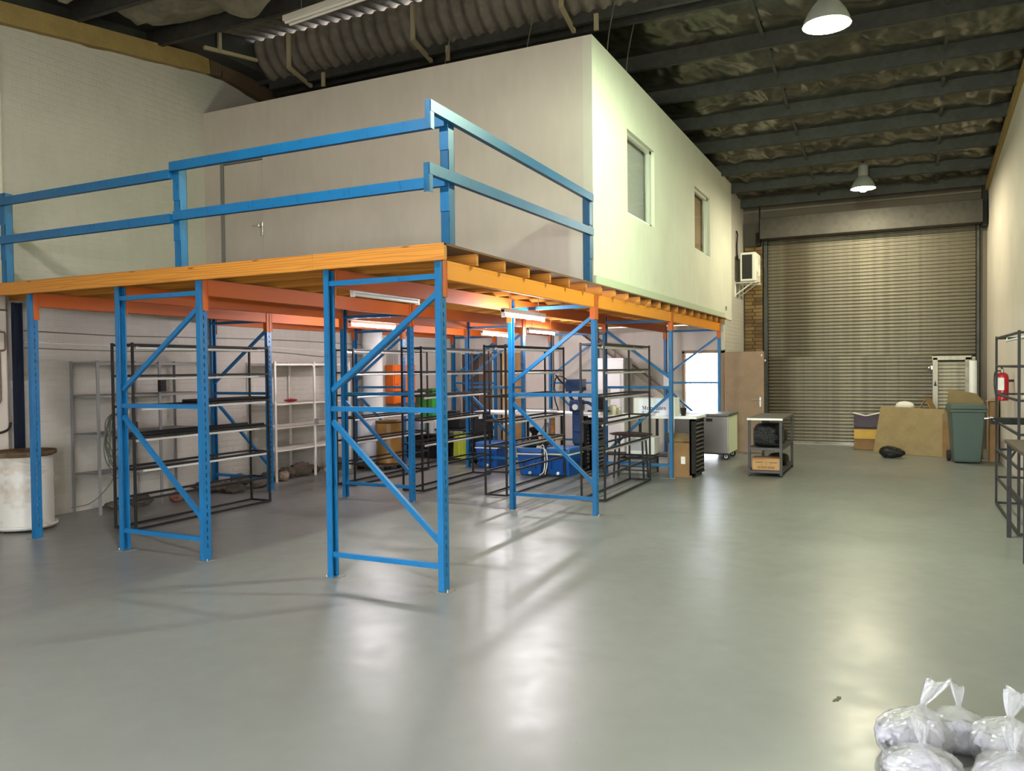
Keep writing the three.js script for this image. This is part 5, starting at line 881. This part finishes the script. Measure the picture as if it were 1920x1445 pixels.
// ------------------------------------------------------------------ tied clear bags at the lower right
function tiedBag(label, pos, r, h, turn, s, dark, lean) {
  const o = thing('plastic_bag', label, 'bag', pos, turn, 'tied clear plastic bags on the floor');
  const N = 72, prof = [[0.25, 0], [0.82, 0.03], [1.0, 0.22], [1.02, 0.42], [0.9, 0.66], [0.66, 0.85], [0.36, 0.97], [0.13, 1.05], [0.085, 1.1], [0.13, 1.18], [0.2, 1.32], [0.26, 1.48], [0.3, 1.62]], ptsR = prof;
  const mk = (inner) => {
    const rows = inner ? 4 : ptsR.length, pos2 = [], idx = [];
    const sub = 5, list = []; for (let j = 0; j < rows - 1; j++) for (let k = 0; k < sub; k++) { const t = k / sub; list.push([ptsR[j][0] * (1 - t) + ptsR[j + 1][0] * t, ptsR[j][1] * (1 - t) + ptsR[j + 1][1] * t]); } list.push(ptsR[rows - 1]);
    if (inner) list.push([0, list[list.length - 1][1]]);
    for (const [rad, yy] of list) for (let i = 0; i <= N; i++) {
      const a = i / N * Math.PI * 2, up = Math.max(0, (yy - 0.3) / 0.6), tail = yy > 1.1;
      const pleat = Math.sin(a * 9 + s + 2 * Math.sin(a * 3 + s)) * (tail ? 0.24 : 0.13 * Math.min(1, up + 0.15)), n = fbm(Math.cos(a) * (inner ? 2.6 : 1.8) + 5 + s, Math.sin(a) * (inner ? 2.6 : 1.8) + yy * 2.4 + 5, 9999, 9999, 400 + s, 4) - 0.5;
      let q = rad * (1 + pleat + (inner ? 0.55 : 0.3) * n) * (inner ? 0.88 : 1); let y2 = yy * (inner ? 0.93 : 1) + (inner ? 0.02 : 0) + (tail ? 0.12 * n + 0.12 * Math.sin(a * 2 + s) * (yy - 1.1) : 0);
      const l = Math.max(0, yy - 0.8) * lean;
      pos2.push(q * Math.cos(a) * r + l * r, Math.max(0.003, y2 * h), q * Math.sin(a) * r * (tail ? 0.55 : 0.95));
    }
    const m = list.length; for (let j = 0; j < m - 1; j++) for (let i = 0; i < N; i++) { const a = j * (N + 1) + i, b = a + N + 1; idx.push(a, b, a + 1, b, b + 1, a + 1); }
    const g = new THREE.BufferGeometry(); g.setAttribute('position', new THREE.Float32BufferAttribute(pos2, 3)); g.setIndex(idx); return smooth(g);
  };
  part(o, 'soil_bed', mk(true), M.soil, 'dark soil');
  const clumps = [];
  for (let k = 0; k < (dark ? 3 : 9); k++) {
    const a = k * 2.4 + s, q = (k ? 0.5 : 0) * r * (0.7 + 0.5 * hash(k, s, 4)), cr = r * (dark ? 0.22 : 0.42) * (0.8 + 0.4 * hash(k, s, 6)), g = new THREE.IcosahedronGeometry(1, 3), p = g.attributes.position;
    for (let i = 0; i < p.count; i++) { const n = 0.75 + 0.5 * fbm(p.getX(i) * 2 + k + 9, p.getZ(i) * 2 + p.getY(i) * 1.7 + s + 9, 9999, 9999, 430 + k, 4); p.setXYZ(i, p.getX(i) * cr * n + q * Math.cos(a), h * 0.44 + p.getY(i) * cr * 0.75 * n + (k ? 0 : h * 0.1), p.getZ(i) * cr * n + q * Math.sin(a)); }
    clumps.push(smooth(g));
  }
  part(o, 'white_filling', clumps, M.bagFill, 'white crumbly filling').userData.kind = 'stuff';
  part(o, 'bag_film', mk(false), M.bagSkin, 'clear tied plastic film');
  return o;
}
tiedBag('clear plastic bag with white filling and a tall twisted tail, at the heap edge', [0.055, 0, -4.08], 0.16, 0.21, 0.4, 1, false, 0.9);
tiedBag('clear plastic bag with white filling lying lowest in front of the tall tailed bag', [0.09, 0, -3.74], 0.165, 0.19, 1.2, 5, false, -0.2);
tiedBag('clear plastic bag of dark soil wedged between the white bags', [0.255, 0, -4.27], 0.14, 0.17, 2.0, 9, true, 0.2);
tiedBag('clear plastic bag with white filling and a short tail behind the soil bag', [0.43, 0, -4.12], 0.15, 0.215, 2.9, 13, false, -0.3);
tiedBag('clear plastic bag with white filling knotted flat in front of the short tailed bag', [0.42, 0, -3.8], 0.165, 0.195, 4.2, 17, false, 0.1);
{ // dark scuff stains on the floor: small flat pieces of dried dirt
  const L = 'small dark dried smear on the concrete floor near the clear bags';
  for (const [x, z, a] of [[0.72, -5.15, 0.9], [-0.3, -4.6, 1.3]]) { const s = new THREE.Shape(); for (let i = 0; i < 14; i++) { const t = i / 14 * Math.PI * 2, r = 0.03 * (0.45 + 0.9 * hash(i, Math.round(x * 100), 5)); const px = r * 1.6 * Math.cos(t), py = r * 0.6 * Math.sin(t); i ? s.lineTo(px, py) : s.moveTo(px, py); } single('dirt_smear', new THREE.ExtrudeGeometry(s, { depth: 0.0012, bevelEnabled: false }).rotateX(-Math.PI / 2).rotateY(a).translate(x, 0.0002, z), std(0x5d5648, 0.9), L, 'smear', 'dirt smears on the floor'); }
}

scene.traverse((o) => { if (o.isMesh) { o.castShadow = true; o.receiveShadow = true; } });
renderer.render(scene, camera);
